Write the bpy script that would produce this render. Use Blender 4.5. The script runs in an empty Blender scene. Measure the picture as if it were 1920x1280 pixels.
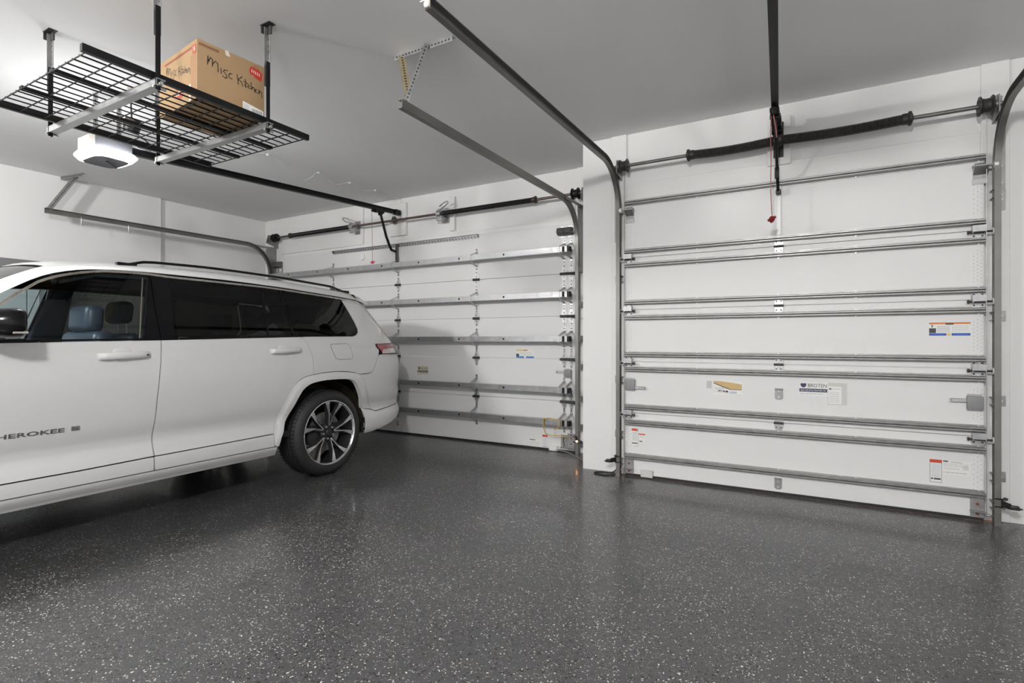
import bpy, bmesh, math, random
from mathutils import Vector, Matrix, geometry
random.seed(7)
scene = bpy.context.scene
C = scene.collection

# ---------------------------------------------------------------- camera
cam_d = bpy.data.cameras.new('camera'); cam = bpy.data.objects.new('camera', cam_d); C.objects.link(cam)
cam_d.sensor_width = 36.0; cam_d.lens = 994.0 / 1920.0 * 36.0
cam_d.shift_y = -2.0 / 1920.0
cam_d.clip_start = 0.05
cam.location = (0, 0, 1.2)
cam.rotation_euler = (math.pi / 2, 0, math.radians(29.6))
scene.camera = cam

# ---------------------------------------------------------------- world, exposure
world = bpy.data.worlds.new('world'); scene.world = world; world.use_nodes = True
world.node_tree.nodes['Background'].inputs[0].default_value = (0.9, 0.95, 1, 1)
world.node_tree.nodes['Background'].inputs[1].default_value = 0.6
vs = scene.view_settings
vs.view_transform = 'Standard'; vs.look = 'None'; vs.gamma = 1.0; vs.use_curve_mapping = False
vs.exposure = 0.36

# ---------------------------------------------------------------- lights of the room
# the lit lamp of the door opener is part of that opener, further down; besides it only the
# ordinary ceiling lamp of each bay, above and behind the camera
CEIL = 3.048
for nm, (lx, ly), pw in (('ceiling_lamp_narrow_bay_offscreen', (-0.24, -0.9), 260.0), ('ceiling_lamp_wide_bay_offscreen', (-4.64, -0.9), 260.0)):
    l = bpy.data.lights.new(nm, 'POINT'); l.energy = pw; l.shadow_soft_size = 0.14; l.color = (1, 0.992, 0.982)
    o = bpy.data.objects.new(nm, l); C.objects.link(o); o.location = (lx, ly, CEIL - 0.18)

# ---------------------------------------------------------------- materials
MATS = {}
def nodes_of(m):
    m.use_nodes = True
    nt = m.node_tree
    return nt, nt.nodes['Principled BSDF']
def mat(name, col, rough=0.5, metal=0.0, var=0.0, vscale=8.0, bump=0.0, bscale=60.0, coat=0.0, spec=0.5, emis=None, estr=0.0, stretch=None):
    if name in MATS: return MATS[name]
    m = bpy.data.materials.new(name); nt, b = nodes_of(m)
    b.inputs['Base Color'].default_value = (*col, 1)
    b.inputs['Roughness'].default_value = rough
    b.inputs['Metallic'].default_value = metal
    b.inputs['Specular IOR Level'].default_value = spec
    b.inputs['Coat Weight'].default_value = coat
    b.inputs['Coat Roughness'].default_value = 0.04
    if emis:
        b.inputs['Emission Color'].default_value = (*emis, 1); b.inputs['Emission Strength'].default_value = estr
    L = nt.links
    tc = nt.nodes.new('ShaderNodeTexCoord'); src = tc.outputs['Object']
    if stretch:
        mp = nt.nodes.new('ShaderNodeMapping'); mp.inputs['Scale'].default_value = stretch
        L.new(src, mp.inputs[0]); src = mp.outputs[0]
    if var > 0:
        n = nt.nodes.new('ShaderNodeTexNoise'); n.inputs['Scale'].default_value = vscale; n.inputs['Detail'].default_value = 4
        L.new(src, n.inputs['Vector'])
        r = nt.nodes.new('ShaderNodeMapRange'); r.inputs[1].default_value = 0.25; r.inputs[2].default_value = 0.75
        r.inputs[3].default_value = 1 - var; r.inputs[4].default_value = 1 + var
        L.new(n.outputs[0], r.inputs[0])
        mx = nt.nodes.new('ShaderNodeVectorMath'); mx.operation = 'SCALE'
        mx.inputs[0].default_value = col
        L.new(r.outputs[0], mx.inputs['Scale']); L.new(mx.outputs[0], b.inputs['Base Color'])
        if metal > 0.3:
            r2 = nt.nodes.new('ShaderNodeMapRange'); r2.inputs[1].default_value = 0.3; r2.inputs[2].default_value = 0.7
            r2.inputs[3].default_value = rough - 0.08; r2.inputs[4].default_value = rough + 0.08
            L.new(n.outputs[0], r2.inputs[0]); L.new(r2.outputs[0], b.inputs['Roughness'])
    if bump > 0:
        n2 = nt.nodes.new('ShaderNodeTexNoise'); n2.inputs['Scale'].default_value = bscale; n2.inputs['Detail'].default_value = 3
        L.new(src, n2.inputs['Vector'])
        bp = nt.nodes.new('ShaderNodeBump'); bp.inputs['Strength'].default_value = bump; bp.inputs['Distance'].default_value = 0.004
        L.new(n2.outputs[0], bp.inputs['Height']); L.new(bp.outputs[0], b.inputs['Normal'])
    MATS[name] = m
    return m
def glass(name, tint, ior=1.5, rough=0.0):
    m = bpy.data.materials.new(name); m.use_nodes = True; nt = m.node_tree
    for n in list(nt.nodes): nt.nodes.remove(n)
    out = nt.nodes.new('ShaderNodeOutputMaterial'); mix = nt.nodes.new('ShaderNodeMixShader')
    fr = nt.nodes.new('ShaderNodeFresnel'); fr.inputs[0].default_value = ior
    tr = nt.nodes.new('ShaderNodeBsdfTransparent'); tr.inputs[0].default_value = (*tint, 1)
    gl = nt.nodes.new('ShaderNodeBsdfGlossy'); gl.inputs['Roughness'].default_value = rough
    # faint uneven tint, so the pane is procedural like the rest
    tc = nt.nodes.new('ShaderNodeTexCoord'); nz = nt.nodes.new('ShaderNodeTexNoise'); nz.inputs['Scale'].default_value = 1.5
    sc = nt.nodes.new('ShaderNodeVectorMath'); sc.operation = 'SCALE'; sc.inputs[0].default_value = tint
    mr = nt.nodes.new('ShaderNodeMapRange'); mr.inputs[3].default_value = 0.96; mr.inputs[4].default_value = 1.04
    nt.links.new(tc.outputs['Object'], nz.inputs['Vector']); nt.links.new(nz.outputs[0], mr.inputs[0])
    nt.links.new(mr.outputs[0], sc.inputs['Scale']); nt.links.new(sc.outputs[0], tr.inputs[0])
    nt.links.new(fr.outputs[0], mix.inputs[0]); nt.links.new(tr.outputs[0], mix.inputs[1]); nt.links.new(gl.outputs[0], mix.inputs[2])
    nt.links.new(mix.outputs[0], out.inputs[0])
    MATS[name] = m
    return m

M_wall = mat('white_wall_paint', (0.80, 0.795, 0.787), 0.55, var=0.015, vscale=1.2, bump=0.10, bscale=220)
M_ceil = mat('white_ceiling_paint', (0.84, 0.84, 0.84), 0.8, var=0.02, vscale=0.8, bump=0.06, bscale=160)
M_board = mat('white_painted_board', (0.80, 0.795, 0.785), 0.45, var=0.02, vscale=3, bump=0.10, bscale=35, stretch=(1, 1, 6))
M_door = mat('white_embossed_steel', (0.76, 0.757, 0.75), 0.42, var=0.012, vscale=2, bump=0.22, bscale=420)
M_stile = mat('white_stile_steel', (0.77, 0.767, 0.76), 0.35, var=0.01, vscale=6)
M_galv = mat('galvanized_steel', (0.46, 0.46, 0.47), 0.40, 0.9, var=0.14, vscale=24)
M_galvd = mat('dull_galvanized_steel', (0.36, 0.36, 0.355), 0.45, 0.85, var=0.16, vscale=18)
M_zinc = mat('bright_zinc', (0.58, 0.58, 0.59), 0.42, 0.9, var=0.08, vscale=30)
M_track = mat('grey_track_steel', (0.22, 0.216, 0.205), 0.42, 0.75, var=0.12, vscale=9)
M_trackd = mat('dark_track_steel', (0.16, 0.155, 0.145), 0.45, 0.7, var=0.12, vscale=9)
M_dark = mat('blackened_steel', (0.055, 0.053, 0.05), 0.5, 0.5, var=0.25, vscale=20)
M_black = mat('black_painted_metal', (0.009, 0.009, 0.010), 0.42, 0.0, spec=0.25, var=0.2, vscale=14)
M_blackp = mat('black_plastic', (0.015, 0.015, 0.016), 0.45, var=0.2, vscale=14)
M_spring = mat('dark_spring_wire', (0.06, 0.057, 0.055), 0.42, 0.6, var=0.2, vscale=40)
M_springb = mat('black_spring_wire', (0.014, 0.014, 0.015), 0.42, 0.3, var=0.2, vscale=40)
M_rod = mat('rusty_brown_shaft', (0.16, 0.115, 0.10), 0.45, 0.7, var=0.3, vscale=12)
M_rodg = mat('grey_steel_shaft', (0.22, 0.215, 0.205), 0.4, 0.8, var=0.15, vscale=12)
M_gold = mat('yellow_zinc_steel', (0.50, 0.42, 0.26), 0.4, 0.7, var=0.15, vscale=20)
M_white = mat('white_plastic', (0.82, 0.82, 0.81), 0.4, var=0.01, vscale=10)
M_offw = mat('cream_plastic', (0.72, 0.69, 0.62), 0.45, var=0.02, vscale=10)
M_red = mat('red_plastic', (0.22, 0.015, 0.015), 0.4, var=0.08, vscale=20)
M_redcord = mat('red_cord', (0.36, 0.13, 0.12), 0.8, var=0.2, vscale=200)
M_yellow = mat('yellow_wire', (0.62, 0.42, 0.06), 0.5, var=0.05, vscale=20)
M_rust = mat('rusty_bolt', (0.20, 0.05, 0.03), 0.7, var=0.2, vscale=60)
M_rubber = mat('black_rubber', (0.016, 0.016, 0.017), 0.62, var=0.15, vscale=30, bump=0.05, bscale=120)
M_grey = mat('grey_lock_plastic', (0.25, 0.25, 0.255), 0.5, var=0.03, vscale=20)
M_brick = mat('brown_paver', (0.25, 0.13, 0.085), 0.85, var=0.25, vscale=30, bump=0.3, bscale=90)

# ---------------------------------------------------------------- mesh helpers
ORG = {}
def origin(o): return ORG.get(o.name, Vector((0, 0, 0))) if o is not None else Vector((0, 0, 0))
def root(name, loc, label, cat, group=None):
    o = bpy.data.objects.new(name, None); C.objects.link(o); o.location = loc; o.empty_display_size = 0.1
    ORG[o.name] = Vector(loc); o['label'] = label; o['category'] = cat
    if group: o['group'] = group
    return o
def struct(o, label=None):
    o['kind'] = 'structure'
    if label: o['label'] = label
    return o
def inst(src, name, loc, parent, mirror_x=False):
    """another object sharing src's mesh; loc is the world position of its own origin"""
    o = bpy.data.objects.new(name, src.data if hasattr(src, 'data') else src); C.objects.link(o)
    o.parent = parent; o.location = Vector(loc) - origin(parent)
    if mirror_x: o.scale.x = -1
    ORG[o.name] = Vector(loc)
    return o

class MB:
    def __init__(s): s.v = []; s.f = []; s.m = []
    def add(s, vs, fs, m=0):
        n = len(s.v); s.v += [Vector(p) for p in vs]
        for f in fs: s.f.append([n + i for i in f]); s.m.append(m)
        return s
    def box(s, x0, x1, y0, y1, z0, z1, m=0):
        return s.add([(x0, y0, z0), (x1, y0, z0), (x1, y1, z0), (x0, y1, z0), (x0, y0, z1), (x1, y0, z1), (x1, y1, z1), (x0, y1, z1)],
                     [(3, 2, 1, 0), (4, 5, 6, 7), (0, 1, 5, 4), (1, 2, 6, 5), (2, 3, 7, 6), (3, 0, 4, 7)], m)
    def obox(s, c, size, mtx=None, m=0):
        hx, hy, hz = [q / 2 for q in size]; c = Vector(c); mtx = mtx or Matrix.Identity(3)
        ps = [c + mtx @ Vector(p) for p in ((-hx, -hy, -hz), (hx, -hy, -hz), (hx, hy, -hz), (-hx, hy, -hz), (-hx, -hy, hz), (hx, -hy, hz), (hx, hy, hz), (-hx, hy, hz))]
        return s.add(ps, [(3, 2, 1, 0), (4, 5, 6, 7), (0, 1, 5, 4), (1, 2, 6, 5), (2, 3, 7, 6), (3, 0, 4, 7)], m)
    def bar(s, p0, p1, w, h, m=0, up=(0, 0, 1)):
        p0, p1 = Vector(p0), Vector(p1); d = (p1 - p0).normalized(); u = Vector(up)
        sd = d.cross(u)
        if sd.length < 1e-4: sd = d.cross(Vector((1, 0, 0)))
        sd.normalize(); u = sd.cross(d)
        mt = Matrix((sd, d, u)).transposed()
        return s.obox((p0 + p1) / 2, (w, (p1 - p0).length, h), mt, m)
    def cyl(s, p0, p1, r, n=12, r2=None, m=0, caps=True):
        p0, p1 = Vector(p0), Vector(p1); d = (p1 - p0).normalized()
        a = d.orthogonal().normalized(); b = d.cross(a); r2 = r if r2 is None else r2
        vs = []
        for p, rr in ((p0, r), (p1, r2)):
            for i in range(n):
                t = 2 * math.pi * i / n; vs.append(p + a * math.cos(t) * rr + b * math.sin(t) * rr)
        fs = [(i, (i + 1) % n, n + (i + 1) % n, n + i) for i in range(n)]
        if caps: fs += [tuple(range(n - 1, -1, -1)), tuple(range(n, 2 * n))]
        return s.add(vs, fs, m)
    def tube(s, path, r, n=8, m=0, closed=False):
        P = [Vector(p) for p in path]; k = len(P); vs = []; prev = None
        for i in range(k):
            if closed: d = P[(i + 1) % k] - P[i - 1]
            else: d = P[min(i + 1, k - 1)] - P[max(i - 1, 0)]
            d.normalize()
            if prev is None: a = d.orthogonal().normalized()
            else:
                a = prev - d * prev.dot(d)
                a = a.normalized() if a.length > 1e-6 else d.orthogonal().normalized()
            prev = a; b = d.cross(a)
            for j in range(n):
                t = 2 * math.pi * j / n; vs.append(P[i] + a * math.cos(t) * r + b * math.sin(t) * r)
        fs = []
        for i in range(k if closed else k - 1):
            i2 = (i + 1) % k
            for j in range(n): fs.append((i * n + j, i * n + (j + 1) % n, i2 * n + (j + 1) % n, i2 * n + j))
        if not closed: fs += [tuple(range(n - 1, -1, -1)), tuple((k - 1) * n + j for j in range(n))]
        return s.add(vs, fs, m)
    def prism(s, poly, axis, a, b, m=0):
        """extrude a 2D polygon; axis x: (y,z), y: (x,z), z: (x,y)"""
        n = len(poly)
        def P(u, w, t): return {'x': (t, u, w), 'y': (u, t, w), 'z': (u, w, t)}[axis]
        vs = [P(u, w, a) for u, w in poly] + [P(u, w, b) for u, w in poly]
        fs = [(i, (i + 1) % n, n + (i + 1) % n, n + i) for i in range(n)] + [tuple(range(n - 1, -1, -1)), tuple(range(n, 2 * n))]
        return s.add(vs, fs, m)
    def sweep(s, prof, path, side, m=0):
        """closed 2D profile (u along side, w along side x tangent) swept along a path"""
        P = [Vector(p) for p in path]; k = len(P); n = len(prof); side = Vector(side).normalized(); vs = []
        for i in range(k):
            d = (P[min(i + 1, k - 1)] - P[max(i - 1, 0)]).normalized(); w = side.cross(d)
            for (u, q) in prof: vs.append(P[i] + side * u + w * q)
        fs = [(i * n + j, i * n + (j + 1) % n, (i + 1) * n + (j + 1) % n, (i + 1) * n + j) for i in range(k - 1) for j in range(n)]
        fs += [tuple(range(n - 1, -1, -1)), tuple((k - 1) * n + j for j in range(n))]
        return s.add(vs, fs, m)
    def lathe(s, prof, c, ax, n=32, m=0):
        """prof: list of (radius, offset along ax)"""
        c = Vector(c); ax = Vector(ax).normalized(); a = ax.orthogonal().normalized(); b = ax.cross(a); k = len(prof); vs = []
        for (r, h) in prof:
            for j in range(n):
                t = 2 * math.pi * j / n; vs.append(c + ax * h + a * math.cos(t) * r + b * math.sin(t) * r)
        fs = [(i * n + j, i * n + (j + 1) % n, (i + 1) * n + (j + 1) % n, (i + 1) * n + j) for i in range(k - 1) for j in range(n)]
        return s.add(vs, fs, m)
    def text(s, txt, o, u, w, size, m=0, lift=0.0, fit=None, bold=0.0):
        """flat lettering with its lower left corner at o, along u, up along w"""
        cu = bpy.data.curves.new('lettering', 'FONT'); cu.body = txt; cu.size = 1.0; cu.resolution_u = 2; cu.offset = bold
        ob = bpy.data.objects.new('lettering', cu); C.objects.link(ob)
        me = bpy.data.meshes.new_from_object(ob); C.objects.unlink(ob); bpy.data.objects.remove(ob); bpy.data.curves.remove(cu)
        if not me.vertices: return s
        mx = max(v.co.x for v in me.vertices); u, w, o = Vector(u), Vector(w), Vector(o); nrm = u.cross(w).normalized()
        sx = (fit / mx) if fit else size
        s.add([o + u * v.co.x * sx + w * v.co.y * size + nrm * lift for v in me.vertices], [tuple(p.vertices) for p in me.polygons], m)
        bpy.data.meshes.remove(me)
        return s
    def build(s, name, mats, parent=None, at=None, angle=35, bevel=0.0, segs=1, smooth=True):
        if not isinstance(mats, (list, tuple)): mats = [mats]
        org = Vector(at) if at is not None else origin(parent)
        me = bpy.data.meshes.new(name)
        me.from_pydata([p - org for p in s.v], [], s.f)
        for q in mats: me.materials.append(q)
        me.polygons.foreach_set('material_index', s.m)
        bm = bmesh.new(); bm.from_mesh(me)
        bmesh.ops.recalc_face_normals(bm, faces=bm.faces)
        if bevel > 0:
            bmesh.ops.remove_doubles(bm, verts=bm.verts, dist=1e-5)
            es = [e for e in bm.edges if len(e.link_faces) == 2 and e.calc_face_angle(0) > math.radians(30)]
            bmesh.ops.bevel(bm, geom=es, offset=bevel, segments=segs, affect='EDGES', profile=0.5)
        bm.to_mesh(me); bm.free()
        if smooth:
            me.shade_smooth(); me.set_sharp_from_angle(angle=math.radians(angle))
        o = bpy.data.objects.new(name, me); C.objects.link(o)
        if parent is not None:
            o.parent = parent; o.location = org - origin(parent)
        else: o.location = org
        ORG[o.name] = org
        return o
def B(x0, x1, y0, y1, z0, z1, m=0): return MB().box(x0, x1, y0, y1, z0, z1, m)
def tag(o, label, cat, group=None):
    o['label'] = label; o['category'] = cat
    if group: o['group'] = group
    return o
def arc(c, r, a0, a1, n):
    return [(c[0] + r * math.cos(math.radians(a0 + (a1 - a0) * i / n)), c[1] + r * math.sin(math.radians(a0 + (a1 - a0) * i / n))) for i in range(n + 1)]
# ================================================================ THE ROOM
XL, XR, YB = -7.44, 2.6, -4.0
YD1, YD2 = 5.24, 4.60          # inner faces of the wide and of the narrow garage door
W1, W2 = 5.30, 4.66            # wall planes behind them

def floor_material():
    m = bpy.data.materials.new('grey_flake_epoxy'); nt, b = nodes_of(m); L = nt.links; N = nt.nodes
    tc = N.new('ShaderNodeTexCoord')
    big = N.new('ShaderNodeTexNoise'); big.inputs['Scale'].default_value = 0.9; big.inputs['Detail'].default_value = 5
    L.new(tc.outputs['Object'], big.inputs['Vector'])
    base = N.new('ShaderNodeMix'); base.data_type = 'RGBA'
    base.inputs[6].default_value = (0.052, 0.052, 0.0533, 1); base.inputs[7].default_value = (0.066, 0.0655, 0.0655, 1)
    L.new(big.outputs[0], base.inputs[0])
    cur = base.outputs[2]
    warp = N.new('ShaderNodeTexNoise'); warp.inputs['Scale'].default_value = 55; L.new(tc.outputs['Object'], warp.inputs['Vector'])
    wm = N.new('ShaderNodeMix'); wm.data_type = 'RGBA'; wm.blend_type = 'LINEAR_LIGHT'; wm.inputs[0].default_value = 0.012
    L.new(tc.outputs['Object'], wm.inputs[6]); L.new(warp.outputs['Color'], wm.inputs[7])
    dens = N.new('ShaderNodeTexNoise'); dens.inputs['Scale'].default_value = 3.2; dens.inputs['Detail'].default_value = 3
    L.new(tc.outputs['Object'], dens.inputs['Vector'])
    def flakes(scale, radius, pick, col, dmix):
        nonlocal cur
        v = N.new('ShaderNodeTexVoronoi'); v.inputs['Scale'].default_value = scale
        L.new(wm.outputs[2], v.inputs['Vector'])
        lt = N.new('ShaderNodeMath'); lt.operation = 'LESS_THAN'; lt.inputs[1].default_value = radius
        L.new(v.outputs['Distance'], lt.inputs[0])
        sep = N.new('ShaderNodeSeparateColor'); L.new(v.outputs['Color'], sep.inputs[0])
        dm = N.new('ShaderNodeMath'); dm.operation = 'MULTIPLY_ADD'; dm.inputs[1].default_value = dmix; dm.inputs[2].default_value = 1 - pick - dmix * 0.5
        L.new(dens.outputs[0], dm.inputs[0])
        gt = N.new('ShaderNodeMath'); gt.operation = 'GREATER_THAN'
        L.new(sep.outputs[0], gt.inputs[0]); L.new(dm.outputs[0], gt.inputs[1])
        mu = N.new('ShaderNodeMath'); mu.operation = 'MULTIPLY'; L.new(lt.outputs[0], mu.inputs[0]); L.new(gt.outputs[0], mu.inputs[1])
        mx = N.new('ShaderNodeMix'); mx.data_type = 'RGBA'; mx.inputs[7].default_value = (*col, 1)
        L.new(mu.outputs[0], mx.inputs[0]); L.new(cur, mx.inputs[6]); cur = mx.outputs[2]
    flakes(84, 0.40, 0.30, (0.010, 0.0098, 0.0095), 0.30)
    flakes(105, 0.31, 0.18, (0.66, 0.645, 0.625), -0.60)
    flakes(180, 0.32, 0.20, (0.34, 0.33, 0.32), -0.5)
    L.new(cur, b.inputs['Base Color'])
    b.inputs['Roughness'].default_value = 0.32; b.inputs['Specular IOR Level'].default_value = 0.28
    b.inputs['Coat Weight'].default_value = 0.32; b.inputs['Coat Roughness'].default_value = 0.10
    wv = N.new('ShaderNodeTexNoise'); wv.inputs['Scale'].default_value = 14; wv.inputs['Detail'].default_value = 3
    L.new(tc.outputs['Object'], wv.inputs['Vector'])
    bp = N.new('ShaderNodeBump'); bp.inputs['Strength'].default_value = 0.16; bp.inputs['Distance'].default_value = 0.01
    L.new(wv.outputs[0], bp.inputs['Height']); L.new(bp.outputs[0], b.inputs['Normal']); L.new(bp.outputs[0], b.inputs['Coat Normal'])
    rr = N.new('ShaderNodeMapRange'); rr.inputs[3].default_value = 0.24; rr.inputs[4].default_value = 0.42
    L.new(dens.outputs[0], rr.inputs[0]); L.new(rr.outputs[0], b.inputs['Roughness'])
    return m
M_floor = floor_material()
fm = MB()
fm.box(XL - .3, -1.88, YB - .2, 5.30, -0.12, 0.0); fm.box(-1.88, XR + .2, YB - .2, 4.60, -0.12, 0.0); fm.box(-1.88, -1.52, 4.60, 4.72, -0.12, 0); fm.box(1.05, XR + .2, 4.60, 4.72, -0.12, 0)
floor = struct(fm.build('floor', M_floor, smooth=False), 'dark grey epoxy garage floor with white and black flakes')
# row of outdoor pavers that shows under the narrow door
x = -1.54; k = 0
bsrc = None
while x < 1.08:
    if bsrc is None: bsrc = B(-.05, .05, 4.605, 4.80, -.06, 0.004).build('brick', M_brick, floor, at=(0, 4.6, 0), bevel=.004)
    if k == 0:
        bsrc.location = (x + .05, 4.6, 0); ORG[bsrc.name] = Vector((x + .05, 4.6, 0))
    else: inst(bsrc, 'brick', (x + .05, 4.6, random.uniform(-.004, .003)), floor)
    x += .105; k += 1

struct(B(XL - .3, XR + .2, YB - .2, 5.5, CEIL, CEIL + .15).build('ceiling', M_ceil, smooth=False), 'smooth white garage ceiling')
wl = MB(); wl.box(XL - .25, XL, 3.75, 5.5, 0, CEIL); wl.box(XL - .25, XL + .045, YB - .2, 3.75, 0, CEIL)
struct(wl.build('wall_left', M_wall, smooth=False), 'white painted side wall with a slight step')
struct(B(XR, XR + .2, YB - .2, 4.9, 0, CEIL).build('wall_right', M_wall, smooth=False), 'white painted wall beside the narrow door')
struct(B(XL - .25, XR + .2, YB - .2, YB, 0, CEIL).build('wall_back', M_wall, smooth=False), 'plain white back wall')
wf = MB()
wf.box(XL - .25, -7.06, W1, W1 + .2, 0, CEIL); wf.box(-7.06, -2.2, W1, W1 + .2, 2.40, CEIL); wf.box(-2.2, -1.88, W1, W1 + .2, 0, CEIL)
wf.box(-1.88, -1.44, W2, W1 + .2, 0, CEIL); wf.box(-1.44, .965, W2, W2 + .25, 2.40, CEIL); wf.box(.965, XR + .2, W2, W2 + .25, 0, CEIL)
struct(wf.build('wall_front', M_wall, smooth=False), 'white wall that holds the two garage doors, with a pier between them')
# painted boards of the door surrounds
TN = [0]
def trim(m, label):
    TN[0] += 1
    return struct(m.build('trim_%d' % TN[0], M_board, bevel=.004), label)
trim(B(-1.60, -1.455, W2 - .02, W2, 0, CEIL), 'white jamb board on the pier beside the narrow door')
trim(B(.978, 1.125, W2 - .02, W2, 0, CEIL), 'white jamb board between narrow door and right wall')
trim(B(-1.455, .978, W2 - .012, W2, 2.40, 2.60), 'white header board above the narrow door')
trim(B(-.315, -.150, W2 - .035, W2, 2.57, 2.945), 'white spring pad board in the middle above the narrow door')
trim(B(-7.38, -7.02, W1 - .02, W1, 0, CEIL), 'white jamb board in the corner beside the wide door')
trim(B(-2.2, -1.885, W1 - .02, W1, 0, CEIL), 'white jamb board of the wide door behind the pier')
trim(B(-7.02, -2.2, W1 - .012, W1, 2.40, 2.51), 'white header board above the wide door')
trim(B(-7.02, -5.33, W1 - .03, W1, 2.505, CEIL), 'white thick header panel above the left half of the wide door')
trim(B(-4.84, -4.56, W1 - .045, W1, 2.56, 2.98), 'white pad board for the opener above the wide door')
trim(B(-3.875, -3.80, W1 - .03, W1, 2.54, 2.96), 'narrow white pad board above the wide door')

# ================================================================ GARAGE DOOR HARDWARE
def strip(m, x, z0, z1, w, y, t=.003, dz=.02): m.box(x - w / 2, x + w / 2, y - t, y, z0, z1)
def bolt(m, x, y, z, r=.006, k=0): m.cyl((x, y, z), (x, y - .005, z), r, 6, m=k)

def sections(d, x0, x1, zs, y, th, gap=.003):
    for a, b in zip(zs[:-1], zs[1:]):
        B(x0, x1, y, y + th, a + gap / 2, b - gap / 2).build('section', M_door, d, bevel=.003)

# ---- hinge meshes (origin on the joint line at the door face, facing -Y)
def centre_hinge():
    m = MB()
    for sg in (1, -1):
        pts = [(-.030, 0), (.030, 0), (.030, .030)] + [(p[0], p[1]) for p in arc((0, .030), .030, 20, 160, 6)] + [(-.030, .030)]
        m.prism([(u, w * sg) for u, w in pts], 'y', -.006, 0)
        m.box(-.012, .012, -.009, -.006, *(sorted((sg * .012, sg * .050))))
        for bx in (-.016, .016): m.cyl((bx, -.006, sg * .034), (bx, -.012, sg * .034), .005, 6, m=1)
    m.cyl((-.034, -.010, 0), (.034, -.010, 0), .009, 10, m=1)
    return m
def roller_hinge(sd):
    """sd=+1: the roller points to +X"""
    m = MB()
    for sg in (1, -1):
        m.prism([(-.036, sg * .004), (.036, sg * .004), (.036, sg * .045), (.026, sg * .056), (-.026, sg * .056), (-.036, sg * .045)], 'y', -.005, 0)
        for bx in (-.022, .022): m.cyl((bx, -.005, sg * .036), (bx, -.011, sg * .036), .006, 6, m=1)
    m.box(-.036, -.031, -.045, -.004, -.02, .03); m.box(.031, .036, -.045, -.004, -.02, .03)
    m.box(-.036, .036, -.050, -.045, -.012, .03)
    m.cyl((-sd * .06, -.036, -.014), (sd * .075, -.036, -.014), .0075, 10, m=1)
    m.cyl((-sd * .062, -.036, -.014), (-sd * .05, -.036, -.014), .012, 10, m=1)
    m.cyl((sd * .066, -.036, -.014), (sd * .082, -.036, -.014), .022, 14, m=2)
    return m
def diamond_hinge(dark=False):
    m = MB()
    for sg in (1, -1):
        m.prism([(-.036, 0), (.036, 0), (.034, sg * .022), (.010, sg * .088), (0, sg * .098), (-.010, sg * .088), (-.034, sg * .022)], 'y', -.005, 0)
        m.prism([(-.016, sg * .006), (.016, sg * .006), (.004, sg * .066), (-.004, sg * .066)], 'y', -.009, -.005)
        m.cyl((0, -.005, sg * .080), (0, -.011, sg * .080), .006, 6, m=1); m.cyl((0, -.009, sg * .034), (0, -.013, sg * .034), .006, 6, m=1)
    m.box(-.040, .040, -.026, -.004, -.016, .012, 1)
    m.cyl((-.044, -.020, -.004), (.044, -.020, -.004), .010, 10, m=1)
    return m

# ---------------------------------------------------------------- NARROW DOOR
d2 = struct(root('door_2', (-.236, YD2, 0), 'narrow white sectional garage door with pairs of grey struts', 'garage door'))
del d2['category']
X0, X1 = -1.455, .983
Z2 = [.022, .560, 1.013, 1.470, 1.930, 2.450]
sections(d2, X0, X1, Z2, YD2, .045)
B(X0, X1, YD2 + .004, YD2 + .036, .002, .024).build('bottom_seal', M_rubber, d2)
for a, b in zip(Z2[:-1], Z2[1:]):
    for (u, w) in ((X0, X0 + .075), (X1 - .068, X1)):
        m = B(u, w, YD2 - .0015, YD2, a + .008, b - .008)
        o = m.build('end_stile', M_stile, d2, smooth=False)
        hm = MB()
        for i in range(9):
            for j in (0, 1, 2):
                hx = u + .016 + j * .02; hz = a + .12 + (i + .5 * (j % 2)) * (b - a - .24) / 9
                hm.cyl((hx, YD2 - .0015, hz), (hx, YD2 - .0019, hz), .0022, 5)
        hm.build('punched_hole', M_dark, o, smooth=False)
        o.children[0]['kind'] = 'stuff'
# struts: ribbed hat sections right across the door
hat = [(0, -.027), (-.003, -.027), (-.003, -.019), (-.040, -.015), (-.044, -.012), (-.044, -.005), (-.034, 0), (-.044, .005), (-.044, .012), (-.040, .015), (-.003, .019), (-.003, .027), (0, .027)]
ssrc = None
for z in (2.412, 1.984, 1.862, 1.534, 1.400, 1.076, .946, .612, .476, .178):
    if ssrc is None:
        m = MB().prism([(u, w) for u, w in hat], 'x', X0 + .003, X1 + .003)
        for bx in (-1.43, -.84, -.235, .27, .955):
            for s in (-1, 1): m.cyl((bx, -.003, s * .023), (bx, -.010, s * .023), .006, 6, m=1)
        m.v = [v + Vector((0, YD2, z)) for v in m.v]
        ssrc = m.build('strut', [M_galvd, M_zinc], d2, at=(0, YD2, z), angle=25)
        ssrc.location = Vector((0, YD2, z)) - origin(d2)
    else: inst(ssrc, 'strut', (0, YD2, z), d2)
def shared(mk, name, mats, d, spots, y):
    src = None
    for (sx, sz) in spots:
        if src is None:
            m = mk; m.v = [v + Vector((sx, y, sz)) for v in m.v]; src = m.build(name, mats, d, at=(sx, y, sz))
        else: inst(src, name, (sx, y, sz), d)
    return src
JZ = Z2[1:-1]
shared(centre_hinge(), 'hinge', [M_galv, M_dark], d2, [(-.232, z) for z in JZ], YD2)
shared(roller_hinge(-1), 'roller_hinge', [M_galv, M_dark, M_white], d2, [(X0 + .035, z) for z in JZ], YD2)
shared(roller_hinge(1), 'roller_hinge', [M_galv, M_dark, M_white], d2, [(X1 - .03, z) for z in JZ], YD2)
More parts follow.
